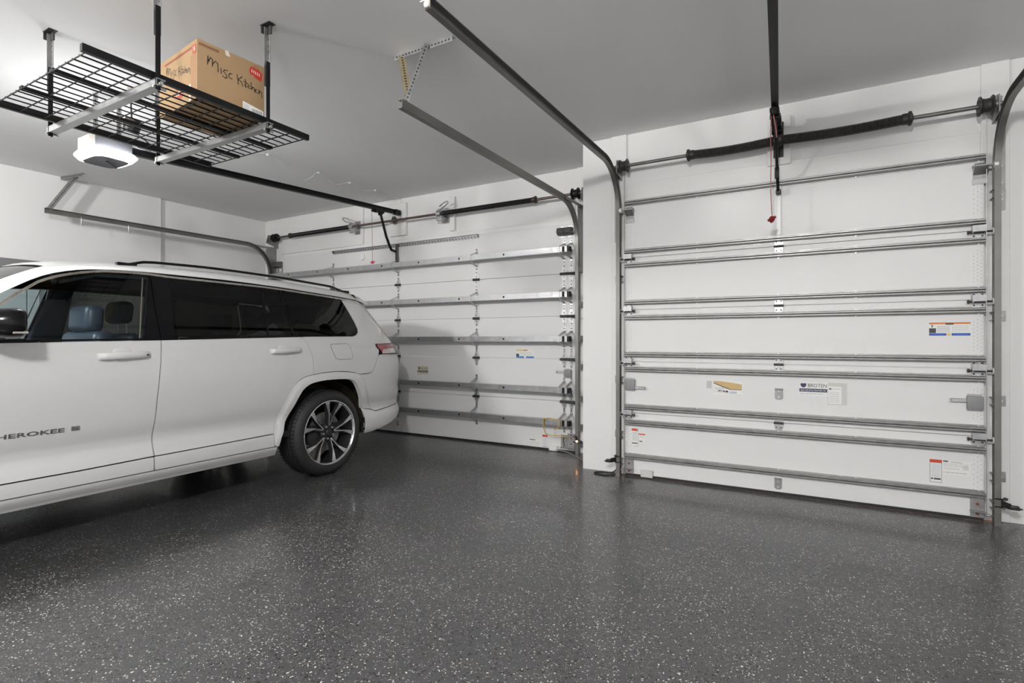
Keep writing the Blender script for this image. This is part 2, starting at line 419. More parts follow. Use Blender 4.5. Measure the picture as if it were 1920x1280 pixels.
for sd, xc in ((-1, X0 + .045), (1, X1 - .02)):   # top roller fixtures
    m = MB(); m.prism([(YD2, 2.27), (YD2 - .004, 2.27), (YD2 - .004, 2.30), (YD2 - .062, 2.345), (YD2 - .062, 2.352), (YD2, 2.352)], 'x', xc - .036, xc + .036)
    m.box(xc - .04, xc + .04, YD2 - .006, YD2 - .002, 2.238, 2.272, 1)
    m.cyl((xc - sd * .05, YD2 - .05, 2.345), (xc + sd * .075, YD2 - .05, 2.345), .008, 10, m=1); m.cyl((xc + sd * .06, YD2 - .05, 2.345), (xc + sd * .08, YD2 - .05, 2.345), .022, 14, m=2)
    m.cyl((xc - .03, YD2 - .02, 2.362), (xc + .03, YD2 - .02, 2.362), .012, 8, m=1)
    m.build('top_roller_bracket', [M_galvd, M_galv, M_white], d2)
for sd, u, w in ((-1, X0 - .004, X0 + .078), (1, X1 - .07, X1 + .004)):   # bottom brackets
    m = B(u, w, YD2 - .006, YD2, .022, .205); m.box(u - .006, w, YD2 - .045, YD2 - .006, .064, .072)
    m.cyl((u if sd < 0 else w, YD2 - .03, .05), ((u if sd < 0 else w) + sd * .05, YD2 - .03, .05), .008, 8)
    o = m.build('bottom_bracket', M_galvd, d2, bevel=.002)
    r = MB()
    for z in (.190, .112, .046): r.cyl(((u + w) / 2, YD2 - .006, z), ((u + w) / 2, YD2 - .013, z), .009, 6)
    r.build('bolt', M_rust, o)
def slide_lock(d, xa, xb, za, zb, arm0, arm1, az, y):
    m = B(xa, xb, y - .028, y, za + .012, zb - .012)
    o = m.build('slide_lock', M_grey, d, bevel=.004, segs=2)
    f = B(xa + .004, xb - .004, y - .004, y, za, zb); f.box(min(arm0, arm1), max(arm0, arm1), y - .018, y - .010, az - .012, az + .012)
    f.box((arm1 - .006 if arm1 > arm0 else arm1), (arm1 if arm1 > arm0 else arm1 + .006), y - .030, y - .010, az - .012, az + .012)
    f.build('bolt_arm', M_galv, o, bevel=.0015)
slide_lock(d2, -1.447, -1.363, .751, .869, -1.363, -1.275, .785, YD2)
slide_lock(d2, .893, .978, .727, .841, .893, .808, .798, YD2)
for (a, b, c, e) in ((-.260, -.203, .741, .828), (-.262, -.211, .045, .132)):   # lift handles
    m = MB().prism([(a, e), (b, e), (b, c + .012), (b - .012, c), (a + .012, c), (a, c + .012)], 'y', YD2 - .005, YD2); m.box(a, b, YD2 - .03, YD2, e - .004, e)
    o = m.build('lift_handle', M_galvd, d2)
    r = MB(); xm = (a + b) / 2; r.cyl((xm, YD2 - .005, c + .02), (xm, YD2 - .011, c + .02), .008, 8); r.cyl((xm, YD2 - .005, c + .062), (xm, YD2 - .009, c + .062), .005, 8)
    r.build('rivet', M_zinc, o)
# operator bracket, a white upright strip with a lug where the opener arm is pinned
m = B(-.246, -.218, YD2 - .012, YD2, 2.015, 2.45); m.box(-.247, -.243, YD2 - .016, YD2 - .012, 2.015, 2.45); m.box(-.221, -.217, YD2 - .016, YD2 - .012, 2.015, 2.45)
o = m.build('operator_bracket', M_stile, d2, bevel=.001)
m = B(-.25, -.214, YD2 - .075, YD2 - .012, 2.325, 2.355)
m.build('arm_lug', M_dark, o, bevel=.003)
B(-1.312, -1.207, YD2 - .02, YD2, .008, .072).build('sensor_box', mat('frosted_plastic', (.62, .62, .60), .3, var=.03, vscale=20), d2, bevel=.004)

# ---- stickers (flat print)
P = dict(white=mat('sticker_white', (.80, .80, .78), .4, var=.01, vscale=20), org=mat('sticker_orange', (.72, .22, .06), .45, var=.04, vscale=20),
         red=mat('sticker_red', (.62, .07, .03), .45, var=.04, vscale=20), blue=mat('sticker_blue', (.02, .08, .42), .45, var=.04, vscale=20),
         yel=mat('sticker_yellow', (.75, .58, .18), .45, var=.04, vscale=20), dark=mat('sticker_dark', (.05, .05, .055), .45, var=.1, vscale=20),
         navy=mat('sticker_navy', (.035, .04, .10), .45, var=.1, vscale=20), grey=mat('sticker_grey', (.38, .38, .40), .5, var=.1, vscale=60), tan=mat('sticker_tan_paper', (.60, .42, .19), .6, var=.08, vscale=30),
         lil=mat('sticker_lilac', (.50, .50, .60), .5, var=.08, vscale=60), lgrey=mat('sticker_light_grey', (.60, .60, .59), .5, var=.04, vscale=40),
         cream=mat('sticker_cream', (.62, .60, .48), .5, var=.05, vscale=40), lblue=mat('sticker_sky_blue', (.05, .22, .55), .45, var=.05, vscale=20))
PK = list(P.keys())
class Sticker:
    def __init__(s, d, y, x0, x1, z0, z1, base='white', name='sticker'):
        s.m = MB(); s.y = y; s.r = (x0, x1, z0, z1); s.d = d; s.name = name
        s.m.box(x0, x1, y - .001, y, z0, z1, PK.index(base))
    def q(s, u0, u1, w0, w1, col, lv=1):
        x0, x1, z0, z1 = s.r; f = lambda a, b, t: a + (b - a) * t
        s.m.box(f(x0, x1, u0), f(x0, x1, u1), s.y - .001 - .0003 * lv, s.y - .0009, f(z0, z1, w0), f(z0, z1, w1), PK.index(col)); return s
    def poly(s, pts, col, lv=1):
        x0, x1, z0, z1 = s.r
        s.m.prism([(x0 + (x1 - x0) * u, z0 + (z1 - z0) * w) for u, w in pts], 'y', s.y - .001 - .0003 * lv, s.y - .0009, PK.index(col)); return s
    def t(s, txt, u, w, size, fit, col, lv=2):
        x0, x1, z0, z1 = s.r
        s.m.text(txt, (x0 + (x1 - x0) * u, s.y - .001 - .0003 * lv, z0 + (z1 - z0) * w), (1, 0, 0), (0, 0, 1), size, PK.index(col), .0002, fit); return s
    def lines(s, u0, u1, w0, w1, n, col, lv=1):
        for i in range(n):
            w = w0 + (w1 - w0) * (i + .25) / n; x = u0
            while x < u1 - .02:
                l = random.uniform(.06, .2) * (u1 - u0); s.q(x, min(u1, x + l), w, w + .4 * (w1 - w0) / n, col, lv); x += l + .03 * (u1 - u0)
        return s
    def done(s, label=None):
        o = s.m.build(s.name, [P[k] for k in PK], s.d, smooth=False)
        if label: o['label'] = label
        return o
s = Sticker(d2, YD2, .695, .916, 1.233, 1.323); s.q(0, 1, .86, 1, 'org').q(.4, .6, .82, .93, 'dark', 2).q(.06, .09, .62, .82, 'dark').q(0, .17, .2, .56, 'dark')
s.lines(.2, .52, .25, .75, 6, 'grey').lines(.55, .96, .28, .78, 4, 'lgrey'); s.q(0, .42, 0, .18, 'blue').q(.05, .36, .07, .11, 'lblue', 2).q(.43, .53, 0, .18, 'yel').q(.55, 1, 0, .18, 'blue').q(.6, .95, .07, .11, 'lblue', 2).done('orange and blue warning sticker')
s = Sticker(d2, YD2, .698, .765, .226, .384); s.q(0, 1, 0, .97, 'grey').q(.06, .94, .03, .85, 'white', 2).q(0, 1, .87, 1, 'red', 2); s.lines(.14, .86, .34, .82, 9, 'lil', 3).lines(.14, .84, .24, .33, 2, 'grey', 3).q(.1, .28, .14, .2, 'dark', 3).q(.34, .9, .13, .2, 'dark', 3).done('upright warning sticker with red top')
s = Sticker(d2, YD2, .768, .918, .29, .385); s.q(.02, .2, .88, .97, 'dark').lines(.3, .7, .84, .96, 1, 'grey').lines(.04, .9, .55, .82, 3, 'lgrey').lines(.06, .6, .35, .5, 1, 'lgrey').lines(.72, .92, .4, .7, 4, 'grey').lines(.02, .85, .1, .2, 1, 'grey').done('white data sticker')
s = Sticker(d2, YD2, -.773, -.717, .796, .875); s.q(.1, .9, .08, .94, 'lgrey').lines(.2, .8, .2, .8, 4, 'grey', 2).done()
s = Sticker(d2, YD2, -.71, -.496, .757, .871); s.poly([(0, .98), (.28, .97), (.7, .88), (1, .78), (1, .42), (.62, .42), (.42, .55), (.12, .78), (0, .84)], 'tan', 5).poly([(0, .84), (.12, .78), (.42, .55), (.62, .42), (1, .42), (.97, .385), (.6, .385), (.4, .5), (.1, .73), (0, .80)], 'dark', 4)
s.lines(.05, .36, .36, .56, 3, 'grey').q(.16, .26, .25, .33, 'dark').q(.28, .31, .23, .33, 'dark').q(.34, .4, .21, .32, 'dark').q(.42, .52, .19, .31, 'dark').q(.58, .82, .14, .27, 'lil').poly([(0, .22), (1, 0), (1, .03), (0, .27)], 'cream', 2).done('torn sticker with peeled tan paper')
s = Sticker(d2, YD2, -.091, .091, .782, .886); s.poly([(.04, .88), (.25, .9), (.25, .72), (.2, .62), (.14, .58), (.08, .63), (.04, .74)], 'navy').t('BROTEN', .30, .62, .040, .124, 'dark').q(.0, 1, .28, .52, 'navy').lines(.04, .95, .33, .47, 2, 'lgrey', 2).lines(.03, .9, .1, .2, 1, 'grey').done('white installer sticker with dark blue band')
s = Sticker(d2, YD2, .094, .216, .722, .884, 'lgrey', 'document_sleeve'); s.q(.03, .72, .04, .84, 'white', 3).lines(.08, .66, .7, .76, 1, 'grey', 4).q(.08, .18, .69, .76, 'dark', 5).lines(.1, .6, .1, .6, 6, 'lgrey', 4).q(.0, 1, .93, 1, 'cream', 2).done('clear sleeve with white paper')
s = Sticker(d2, YD2, -1.398, -1.337, .269, .424); s.q(0, 1, 0, 1, 'grey').q(.05, .95, .02, .86, 'white', 2).poly([(.05, .87), (.95, .87), (.75, 1), (.05, 1)], 'red', 2).lines(.15, .85, .3, .82, 8, 'grey', 3).q(.1, .9, .14, .2, 'dark', 3).done('upright warning sticker with red top')
s = Sticker(d2, YD2, -1.333, -1.276, .308, .383); s.q(0, 1, .86, 1, 'red').lines(.1, .9, .5, .8, 2, 'lgrey').q(.1, .6, .05, .15, 'dark').done()

# ---------------------------------------------------------------- WIDE DOOR
d1 = struct(root('door_1', (-4.64, YD1, 0), 'wide white sectional garage door with box struts behind the car', 'garage door'))
del d1['category']
A0, A1 = -7.08, -2.203
Z1 = [.020, .545, 1.000, 1.462, 1.918, 2.450]
sections(d1, A0, A1, Z1, YD1, .045)
B(A0, A1, YD1 + .004, YD1 + .036, .0, .022).build('bottom_seal', M_rubber, d1)
ST = [-5.86, -4.665, -3.455]
EX = [A0 + .035, A0 + .125, A1 - .125, A1 - .042]
for a, b in zip(Z1[:-1], Z1[1:]):
    for xc in ST: B(xc - .034, xc + .034, YD1 - .0015, YD1, a + .006, b - .006).build('stile', M_stile, d1, smooth=False)
    for u, w in ((A0, A0 + .165), (A1 - .165, A1)): B(u, w, YD1 - .0015, YD1, a + .006, b - .006).build('end_stile', M_stile, d1, smooth=False)
# box struts standing off the door on straps
SF, SB = YD1 - .150, YD1 - .088
bx = None
for zc in (2.156, 1.684, 1.216, .676, .333):
    if bx is None:
        m = MB()
        prof = [(SF, -.029), (SF, .029), (SB, .029), (SB, .026), (SF + .004, .026), (SF + .004, -.026), (SB, -.026), (SB, -.029)]
        m.prism([(y - YD1, z) for y, z in prof], 'x', A0 + .01, A1 - .004)
        hx = A0 + .45
        while hx < A1 - .2:
            m.cyl((hx, SF - YD1 - .0004, .0), (hx, SF - YD1 + .001, .0), .012, 10, m=1); hx += .605
        m.box(A1 - .085, A1 - .004, SF - YD1 + .003, SB - YD1, -.026, .026, 1)
        m.box(A1 - .087, A1 - .003, SF - YD1 - .0006, SF - YD1, -.0285, .0285, 1)
        m.v = [v + Vector((0, YD1, zc)) for v in m.v]
        bx = m.build('box_strut', [M_galv, M_black], d1, at=(0, YD1, zc), angle=25)
        # strap that ties a strut to a stile: seen from the side a flat Vee round the strut
        def strap(xc, zc, par, first=[None]):
            if first[0] is None:
                q = MB(); pth = [(0, .088), (-.012, .080), (SF - YD1 + .02, .034), (SF - YD1 - .003, .030), (SF - YD1 - .003, -.030), (SF - YD1 + .02, -.034), (-.012, -.080), (0, -.088)]
                for (a, b), (c, e) in zip(pth[:-1], pth[1:]): q.bar((0, a, b), (0, c, e), .028, .003, up=(0, .3, 1) if abs(a - c) < .01 else (0, 0, 1))
                for s in (1, -1): q.box(-.013, .013, -.004, 0, *sorted((s * .082, s * .125))); q.cyl((0, -.004, s * .112), (0, -.010, s * .112), .006, 6, m=1)
                q.v = [v + Vector((xc, YD1, zc)) for v in q.v]
                first[0] = q.build('strap', [M_galv, M_dark], par, at=(xc, YD1, zc))
            else: inst(first[0], 'strap', (xc, YD1, zc), par)
        cur = bx
    else: cur = inst(bx, 'box_strut', (0, YD1, zc), d1)
    for xc in ST + EX: strap(xc, zc, cur)
dz_light = [(xc, z) for xc in ST for z in Z1[1:-1]]
shared(diamond_hinge(), 'hinge', [M_zinc, M_dark], d1, dz_light, YD1)
shared(diamond_hinge(), 'end_hinge', [M_galv, M_dark], d1, [(xc, z) for xc in EX for z in Z1[1:-1]], YD1)
m = MB()      # perforated angle along the top and the operator bracket
m.prism([(YD1 - .030, 2.447), (YD1 - .030, 2.450), (YD1 - .003, 2.450), (YD1 - .003, 2.405), (YD1, 2.405), (YD1, 2.447)], 'x', -5.86, -3.43)
o = m.build('perforated_angle', M_galv, d1)
h = MB(); x = -5.84
while x < -3.45: h.box(x, x + .028, YD1 - .0036, YD1 - .0028, 2.424, 2.432); h.box(x + .01, x + .036, YD1 - .0036, YD1 - .0028, 2.412, 2.418); x += .045
h.build('slot', M_dark, o, smooth=False); o.children[0]['kind'] = 'stuff'
m = B(-4.690, -4.662, YD1 - .02, YD1, 2.20, 2.44); m.box(-4.69, -4.687, YD1 - .035, YD1, 2.20, 2.44); m.box(-4.665, -4.662, YD1 - .035, YD1, 2.20, 2.44)
m.build('operator_bracket', M_trackd, d1, bevel=.002)
MB().lathe([(.0, -.024), (.036, -.024), (.044, -.016), (.045, 0)], (-5.30, YD1, 2.325), (0, 1, 0), 24).build('round_cap', M_white, d1)
for sd, xc in ((1, A1 - .10),):
    m = MB()
    for dx in (-.045, .04):
        m.prism([(YD1, 2.325), (YD1 - .05, 2.325), (YD1 - .085, 2.35), (YD1 - .07, 2.40), (YD1, 2.405)], 'x', xc + dx - .04, xc + dx + .04)
        for z in (2.315, 2.418):
            for bxx in (-.025, .02): m.cyl((xc + dx + bxx, YD1, z), (xc + dx + bxx, YD1 - .006, z), .006, 6, m=1)
        m.box(xc + dx - .036, xc + dx + .036, YD1 - .003, YD1, 2.305, 2.43, 1)
    m.cyl((xc - .08, YD1 - .06, 2.345), (xc + .13, YD1 - .06, 2.345), .008, 8)
    m.build('top_roller_bracket', [M_trackd, M_zinc], d1, bevel=.002)
m = MB(); xc = A0 + .06
m.prism([(YD1, 2.29), (YD1 - .05, 2.29), (YD1 - .085, 2.31), (YD1 - .07, 2.38), (YD1, 2.385)], 'x', xc - .06, xc + .07); m.cyl((xc - .1, YD1 - .06, 2.31), (xc + .05, YD1 - .06, 2.31), .008, 8)
m.build('top_roller_bracket', [M_trackd], d1, bevel=.002)
slide_lock(d1, -2.325, -2.240, .794, .897, -2.325, -2.415, .860, YD1)
m = B(-2.367, -2.292, YD1 - .006, YD1, .04, .184)
o = m.build('bottom_bracket', M_galvd, d1, bevel=.002)
MB().tube([(-2.33, YD1 - .008, .165), (-2.335, YD1 - .008, .12), (-2.325, YD1 - .008, .085), (-2.33, YD1 - .008, .06)], .004, 5).build('scratch_mark', M_dark, o)
m = B(-2.286, -2.204, YD1 - .012, YD1, .02, .205); m.box(-2.37, -2.20, YD1 - .03, YD1 - .02, .046, .054)
o = m.build('bottom_bracket', M_galvd, d1, bevel=.002)
r = MB()
for z in (.19, .155, .095): r.cyl((-2.245, YD1 - .012, z), (-2.245, YD1 - .018, z), .008, 6)
r.build('bolt', M_rust, o)
# roller stems that reach the track
shared(MB().cyl((0, -.05, -.01), (.11, -.05, -.01), .008, 8).lathe([(.0, .085), (.022, .085), (.022, .10), (0, .10)], (0, -.05, -.01), (1, 0, 0), 14), 'roller', M_dark, d1, [(A1 - .05, z) for z in Z1[1:-1]], YD1)
for (z, xx) in ((.26, -4.675), (.78, -4.675), (.13, -4.675)): B(xx - .02, xx + .02, YD1 - .006, YD1, z - .03, z + .03).build('clip_plate', M_galv, d1, bevel=.001)
B(-2.501, -2.400, YD1 - .03, YD1, .004, .058).build('sensor_box', M_white, d1, bevel=.004)
# yellow wire round the end of the lowest strut
wz = .333
MB().tube([(-2.50, SF + YD1 - YD1 - .012, wz + .03), (-2.50, SF - .012, wz - .06), (-2.49, SF + .02, wz - .125), (-2.46, SF + .05, wz - .15), (-2.36, SF + .08, wz - .152), (-2.27, SF + .12, wz - .165)], .005, 6).tube([(-2.50, SF - .012, wz + .03), (-2.44, SF - .012, wz + .045), (-2.30, SF - .012, wz + .03), (-2.31, SF - .012, wz - .02), (-2.36, SF - .012, wz - .075), (-2.38, SF - .012, wz - .06)], .005, 6).build('yellow_wire', M_yellow, d1)
s = Sticker(d1, YD1, -4.35, -4.182, .771, .878, 'cream'); s.poly([(.08, .86), (.24, .86), (.24, .7), (.16, .58), (.08, .7)], 'dark').t('BROTEN', .3, .6, .036, .11, 'dark').q(0, 1, .26, .48, 'dark').lines(.03, .95, .3, .44, 1, 'lgrey', 2).lines(0, 1, .06, .16, 1, 'lgrey').done('small installer sticker')
s = Sticker(d1, YD1, -2.921, -2.697, 1.003, 1.098); s.q(.02, .38, .82, 1, 'yel').q(.4, .64, .84, .98, 'org').q(0, .16, .2, .5, 'dark').q(0, .44, 0, .2, 'lblue').q(.56, 1, 0, .2, 'lblue').lines(.25, .9, .3, .7, 3, 'lgrey').done('peeling orange and blue sticker')
s = Sticker(d1, YD1, -2.592, -2.530, .024, .164); s.q(0, 1, .84, 1, 'red').lines(.12, .88, .2, .8, 8, 'lil').q(.1, .9, .06, .12, 'grey').done('upright warning sticker with red top')
s = Sticker(d1, YD1, -2.751, -2.607, .024, .106); s.q(.02, .5, .86, .96, 'dark').lines(.04, .9, .2, .75, 4, 'lgrey').done('white data sticker')
# ================================================================ TRACKS
def track_path(x, yv, zh, r, yend, ztop):
    p = [(x, yv, 0.0), (x, yv, 1.0)]
    for i in range(15):
        a = math.radians(90 * i / 14); p.append((x, yv - r + r * math.cos(a), zh - r + r * math.sin(a)))
    p.append((x, yend, ztop)); return p
def u_prof(o):
    q = [(-.016, -.027), (.018, -.027), (.018, -.023), (-.013, -.023), (-.013, .023), (.018, .023), (.018, .027), (-.016, .027)]
    return q if o > 0 else [(-u, w) for u, w in reversed(q)]
def make_track(name, x, yv, zh, r, yend, ztop, opn, mt, label, wall_y, bz, bx):
    t = root(name, (x, yv, 0), label, 'door track', 'garage door tracks')
    pts = track_path(x, yv, zh, r, yend, ztop)
    MB().sweep(u_prof(opn), pts[:3], (1, 0, 0)).build('vertical_track', mt, t, angle=30)
    MB().sweep(u_prof(opn), pts[2:], (1, 0, 0)).build('curved_track', mt, t, angle=30)
    # angle iron that backs the horizontal part
    bs = None
    for z in bz:
        if bs is None:
            m = MB(); m.box(-.022, .022, 0, wall_y - yv - .003, -.028, -.024); m.box(-.022, .022, 0, wall_y - yv - .003, .024, .028)
            m.box(*sorted((-opn * .016, -opn * .020)), -.01, wall_y - yv - .001, -.03, .03)
            m.box(*sorted((-opn * .016, -opn * bx)), wall_y - yv - .005, wall_y - yv, -.034, .034)
            m.cyl((-opn * (bx - .02), wall_y - yv - .005, 0), (-opn * (bx - .02), wall_y - yv - .011, 0), .008, 6, m=1)
            m.v = [v + Vector((x, yv, z)) for v in m.v]
            bs = m.build('jamb_bracket', [M_galvd, M_zinc], t, at=(x, yv, z), bevel=.0012)
        else: inst(bs, 'jamb_bracket', (x, yv, z), t)
    # flag bracket between curve and wall
    m = MB(); m.prism([(wall_y - .004, zh - r - .25), (wall_y - .004, zh + .03), (yv - .06, zh - .02), (yv - .03, zh - r * .7), (yv, zh - r - .05), (yv + .02, zh - r - .25)], 'x', x - opn * .018, x - opn * .021)
    m.box(*sorted((x - opn * .018, x - opn * .06)), wall_y - .006, wall_y - .001, zh - r - .25, zh + .03)
    for q in range(5): m.cyl((x - opn * .04, wall_y - .006, zh - r - .18 + q * .11), (x - opn * .04, wall_y - .012, zh - r - .18 + q * .11), .007, 6, m=1)
    m.bar((x - opn * .024, wall_y - .03, zh + .0), (x - opn * .024, yv - r * .95, zh + .02 - .02), .004, .032)
    m.build('flag_bracket', [M_galvd, M_zinc], t)
    return t
tA = make_track('door_track', -1.502, 4.560, 2.715, .38, 1.88, 2.712, 1, M_track, 'grey steel track at the pier side of the narrow door', W2 - .02, (.12, .36, .85, 1.75), .058)
tB = make_track('door_track', 1.040, 4.560, 2.690, .38, 1.9, 2.70, -1, M_track, 'grey steel track at the right jamb of the narrow door', W2 - .02, (.12, .30, .80, 1.36, 2.16), .062)
tC = make_track('door_track', -2.142, 5.165, 2.610, .38, 2.42, 2.612, -1, M_track, 'grey steel track of the wide door hung beside the pier', W1 - .02, (.10, .28, .58, .92, 1.22, 1.58, 1.95), .075)
tD = make_track('door_track', -7.135, 5.165, 2.600, .40, 2.46, 2.590, 1, M_track, 'grey steel track of the wide door along the left wall', W1 - .02, (.3, .8, 1.3, 1.8), .06)
MB().box(-1.515, -1.488, 1.868, 1.884, 2.690, 2.738).cyl((-1.50, 1.862, 2.700), (-1.50, 1.876, 2.700), .016, 10).cyl((-1.54, 1.87, 2.722), (-1.47, 1.87, 2.722), .004, 6).build('end_stop', M_offw, tA, bevel=.004)
def perforated(t, p0, p1, w, mt, name, up=(0, 0, 1), n=None):
    """slotted angle iron from p0 to p1"""
    p0, p1 = Vector(p0), Vector(p1); d = (p1 - p0).normalized(); sd = d.cross(Vector(up)).normalized(); u = sd.cross(d)
    m = MB(); m.bar(p0, p1, w, .003, up=up); m.bar(p0 + sd * w / 2 - u * w / 2, p1 + sd * w / 2 - u * w / 2, .003, w, up=up)
    o = m.build(name, mt, t)
    h = MB(); L = (p1 - p0).length; k = .02
    mt3 = Matrix((sd, d, u)).transposed()
    while k < L - .02:
        c = p0 + d * k
        h.obox(c - u * .0002, (w * .3, .012, .0042), mt3); h.obox(c + sd * w / 2 - u * w / 2, (.0042, .012, w * .3), mt3); k += .026
    q = h.build('slot', M_dark, o, smooth=False); q['kind'] = 'stuff'
    return o
perforated(tC, (-2.36, 2.63, CEIL - .002), (-1.90, 2.63, CEIL - .002), .034, M_galv, 'ceiling_angle', up=(0, 0, 1))
perforated(tC, (-2.30, 2.615, CEIL - .02), (-2.150, 2.50, 2.70), .042, M_gold, 'hanger', up=(.6, -.8, 0))
perforated(tC, (-2.085, 2.60, CEIL - .01), (-2.150, 2.47, 2.62), .030, M_galvd, 'hanger', up=(.6, -.8, 0))
perforated(tD, (-7.38, 2.70, CEIL - .002), (-7.02, 2.76, CEIL - .002), .034, M_galvd, 'ceiling_angle')
perforated(tD, (-7.16, 2.75, CEIL - .01), (-7.15, 2.50, 2.61), .045, M_galvd, 'hanger', up=(.95, -.2, 0))
for y in (2.78, 3.25):
    MB().tube([(-7.125, y, 2.575), (-7.125, y, 2.50), (-7.12, y, 2.487), (-7.105, y, 2.483), (-7.095, y, 2.495)], .004, 6).build('hook', M_zinc, tD)
perforated(tA, (-1.56, 1.95, CEIL - .002), (-1.56, 1.95, 2.74), .034, M_galvd, 'hanger', up=(0, 1, 0))
perforated(tB, (1.10, 2.0, CEIL - .002), (1.10, 2.0, 2.73), .034, M_galvd, 'hanger', up=(0, 1, 0))

# ================================================================ TORSION SPRINGS
def coil(m, x0, x1, y, z, r, pitch, n=14, k=0, sag=0.0):
    q = []; x = x0; L = x1 - x0; i = 0
    cnt = int(L / pitch); vs = []; rows = cnt * 2 + 1
    for i in range(rows):
        xx = x0 + L * i / (rows - 1); rr = r if i % 2 else r - pitch * .42
        zz = z - sag * math.sin(math.pi * (xx - x0) / L)
        for j in range(n):
            t = 2 * math.pi * j / n; vs.append((xx, y + math.cos(t) * rr, zz + math.sin(t) * rr))
    fs = [(i * n + j, i * n + (j + 1) % n, (i + 1) * n + (j + 1) % n, (i + 1) * n + j) for i in range(rows - 1) for j in range(n)]
    m.add(vs, fs, k)
    return m
def drum(m, x, y, z, sd, r=.058, k=0):
    m.lathe([(.012, -.035), (r, -.035), (r, -.028), (r * .78, -.02), (r * .70, .0), (r * .74, .02), (r, .03), (r, .036), (.02, .038), (.02, .06), (.012, .06)], (x, y, z), (sd, 0, 0), 24, k)
    for a in range(0, 360, 72): m.cyl((x - sd * .036, y + r * .6 * math.cos(math.radians(a)), z + r * .6 * math.sin(math.radians(a))), (x - sd * .040, y + r * .6 * math.cos(math.radians(a)), z + r * .6 * math.sin(math.radians(a))), .008, 6, m=k)
    return m
def cone(m, x, y, z, sd, r, k=0):
    m.lathe([(.012, -.03), (r * 1.05, -.03), (r * 1.05, .0), (r * 1.35, .006), (r * 1.35, .02), (r * .7, .03), (.012, .034)], (x, y, z), (sd, 0, 0), 16, k)
    for a in (20, 200): m.cyl((x + sd * .014, y + r * 1.2 * math.cos(math.radians(a)), z + r * 1.2 * math.sin(math.radians(a))), (x + sd * .014, y + r * 1.7 * math.cos(math.radians(a)), z + r * 1.7 * math.sin(math.radians(a))), .008, 8, m=k)
    return m
sy, sz = 4.52, 2.725
t2 = root('torsion_spring_shaft', (-.235, sy, sz), 'grey shaft with thick dark coil springs above the narrow door', 'torsion spring')
MB().cyl((-1.53, sy, sz), (1.08, sy, sz), .0145, 14).build('shaft', M_rodg, t2)
coil(MB(), -.875, -.262, sy, sz, .037, .0105, sag=.012).build('spring', M_spring, t2)
coil(MB(), -.208, .560, sy, sz, .037, .0105, sag=.012).build('spring', M_spring, t2)
cone(MB(), -.88, sy, sz, -1, .036).build('winding_cone', M_dark, t2); cone(MB(), .565, sy, sz, 1, .036).build('winding_cone', M_dark, t2)
drum(MB(), -1.440, sy, sz, -1).build('cable_drum', M_dark, t2); drum(MB(), .975, sy, sz, 1, .062).build('cable_drum', M_dark, t2)
m = MB(); m.prism([(sy - .01, sz - .085), (W2 - .035, sz - .10), (W2 - .035, sz + .10), (sy - .01, sz + .07), (sy - .05, sz + .05), (sy - .05, sz - .05)], 'x', -.238, -.232)
m.box(-.27, -.2, W2 - .041, W2 - .035, sz - .10, sz + .10); m.cyl((-.262, sy, sz), (-.208, sy, sz), .045, 16)
m.build('centre_bracket', M_dark, t2)
for xx, sd in ((-1.495, -1), (1.035, 1)):
    m = MB(); m.prism([(sy - .04, sz - .06), (W2 - .02, sz - .09), (W2 - .02, sz + .09), (sy - .04, sz + .05)], 'x', xx - .003, xx + .003); m.box(*sorted((xx, xx + sd * .05)), W2 - .026, W2 - .02, sz - .09, sz + .09); m.cyl((xx - .012, sy, sz), (xx + .012, sy, sz), .026, 14)
    m.build('end_bearing_plate', M_galvd, t2)
for xx in (-1.452, .990): MB().cyl((xx, sy + .045, sz), (xx, YD2 - .035, .06), .0022, 5).build('lift_cable', M_galvd, t2)
sy, sz = 5.165, 2.738
t1 = root('torsion_spring_shaft', (-4.64, sy, sz), 'rusty shaft with slim black coil springs above the wide door', 'torsion spring')
MB().cyl((-7.12, sy, sz), (-2.03, sy, sz), .0145, 12).build('shaft', M_rod, t1)
coil(MB(), -6.655, -5.47, sy, sz, .029, .010, n=12).build('spring', M_springb, t1)
coil(MB(), -3.90, -2.66, sy, sz, .029, .010, n=12).build('spring', M_springb, t1)
cone(MB(), -6.665, sy, sz, -1, .029).build('winding_cone', M_dark, t1); cone(MB(), -2.65, sy, sz, 1, .029).build('winding_cone', M_dark, t1)
drum(MB(), -7.02, sy, sz, 1, .060).build('cable_drum', M_black, t1); drum(MB(), -2.165, sy, sz, -1, .060).build('cable_drum', M_black, t1)
MB().lathe([(.012, -.03), (.03, -.03), (.032, -.008), (.052, -.006), (.052, .006), (.032, .008), (.03, .03), (.012, .03)], (-4.665, sy, sz), (1, 0, 0), 20).build('coupler', M_trackd, t1)
for xx, sd in ((-5.42, 1), (-3.945, -1)):
    m = MB(); m.box(xx - .05, xx + .05, W1 - .038, W1 - .03, sz - .09, sz + .09); m.box(xx - .012, xx + .012, sy - .03, W1 - .03, sz - .055, sz + .055)
    m.lathe([(.014, -.03), (.045, -.03), (.045, .03), (.014, .03)], (xx, sy, sz), (1, 0, 0), 18, 0)
    m.box(xx - .04, xx + .04, sy - .02, sy + .03, sz - .085, sz - .03)
    lp = [(xx - sd * .03, sy - .02, sz + .05), (xx - sd * .10, sy - .03, sz + .075), (xx - sd * .15, sy - .03, sz + .11), (xx - sd * .135, sy - .03, sz + .13), (xx - sd * .08, sy - .03, sz + .115), (xx - sd * .01, sy - .02, sz + .08)]
    m.tube(lp, .008, 6)
    m.build('winding_bracket', M_galv, t1, bevel=.002)
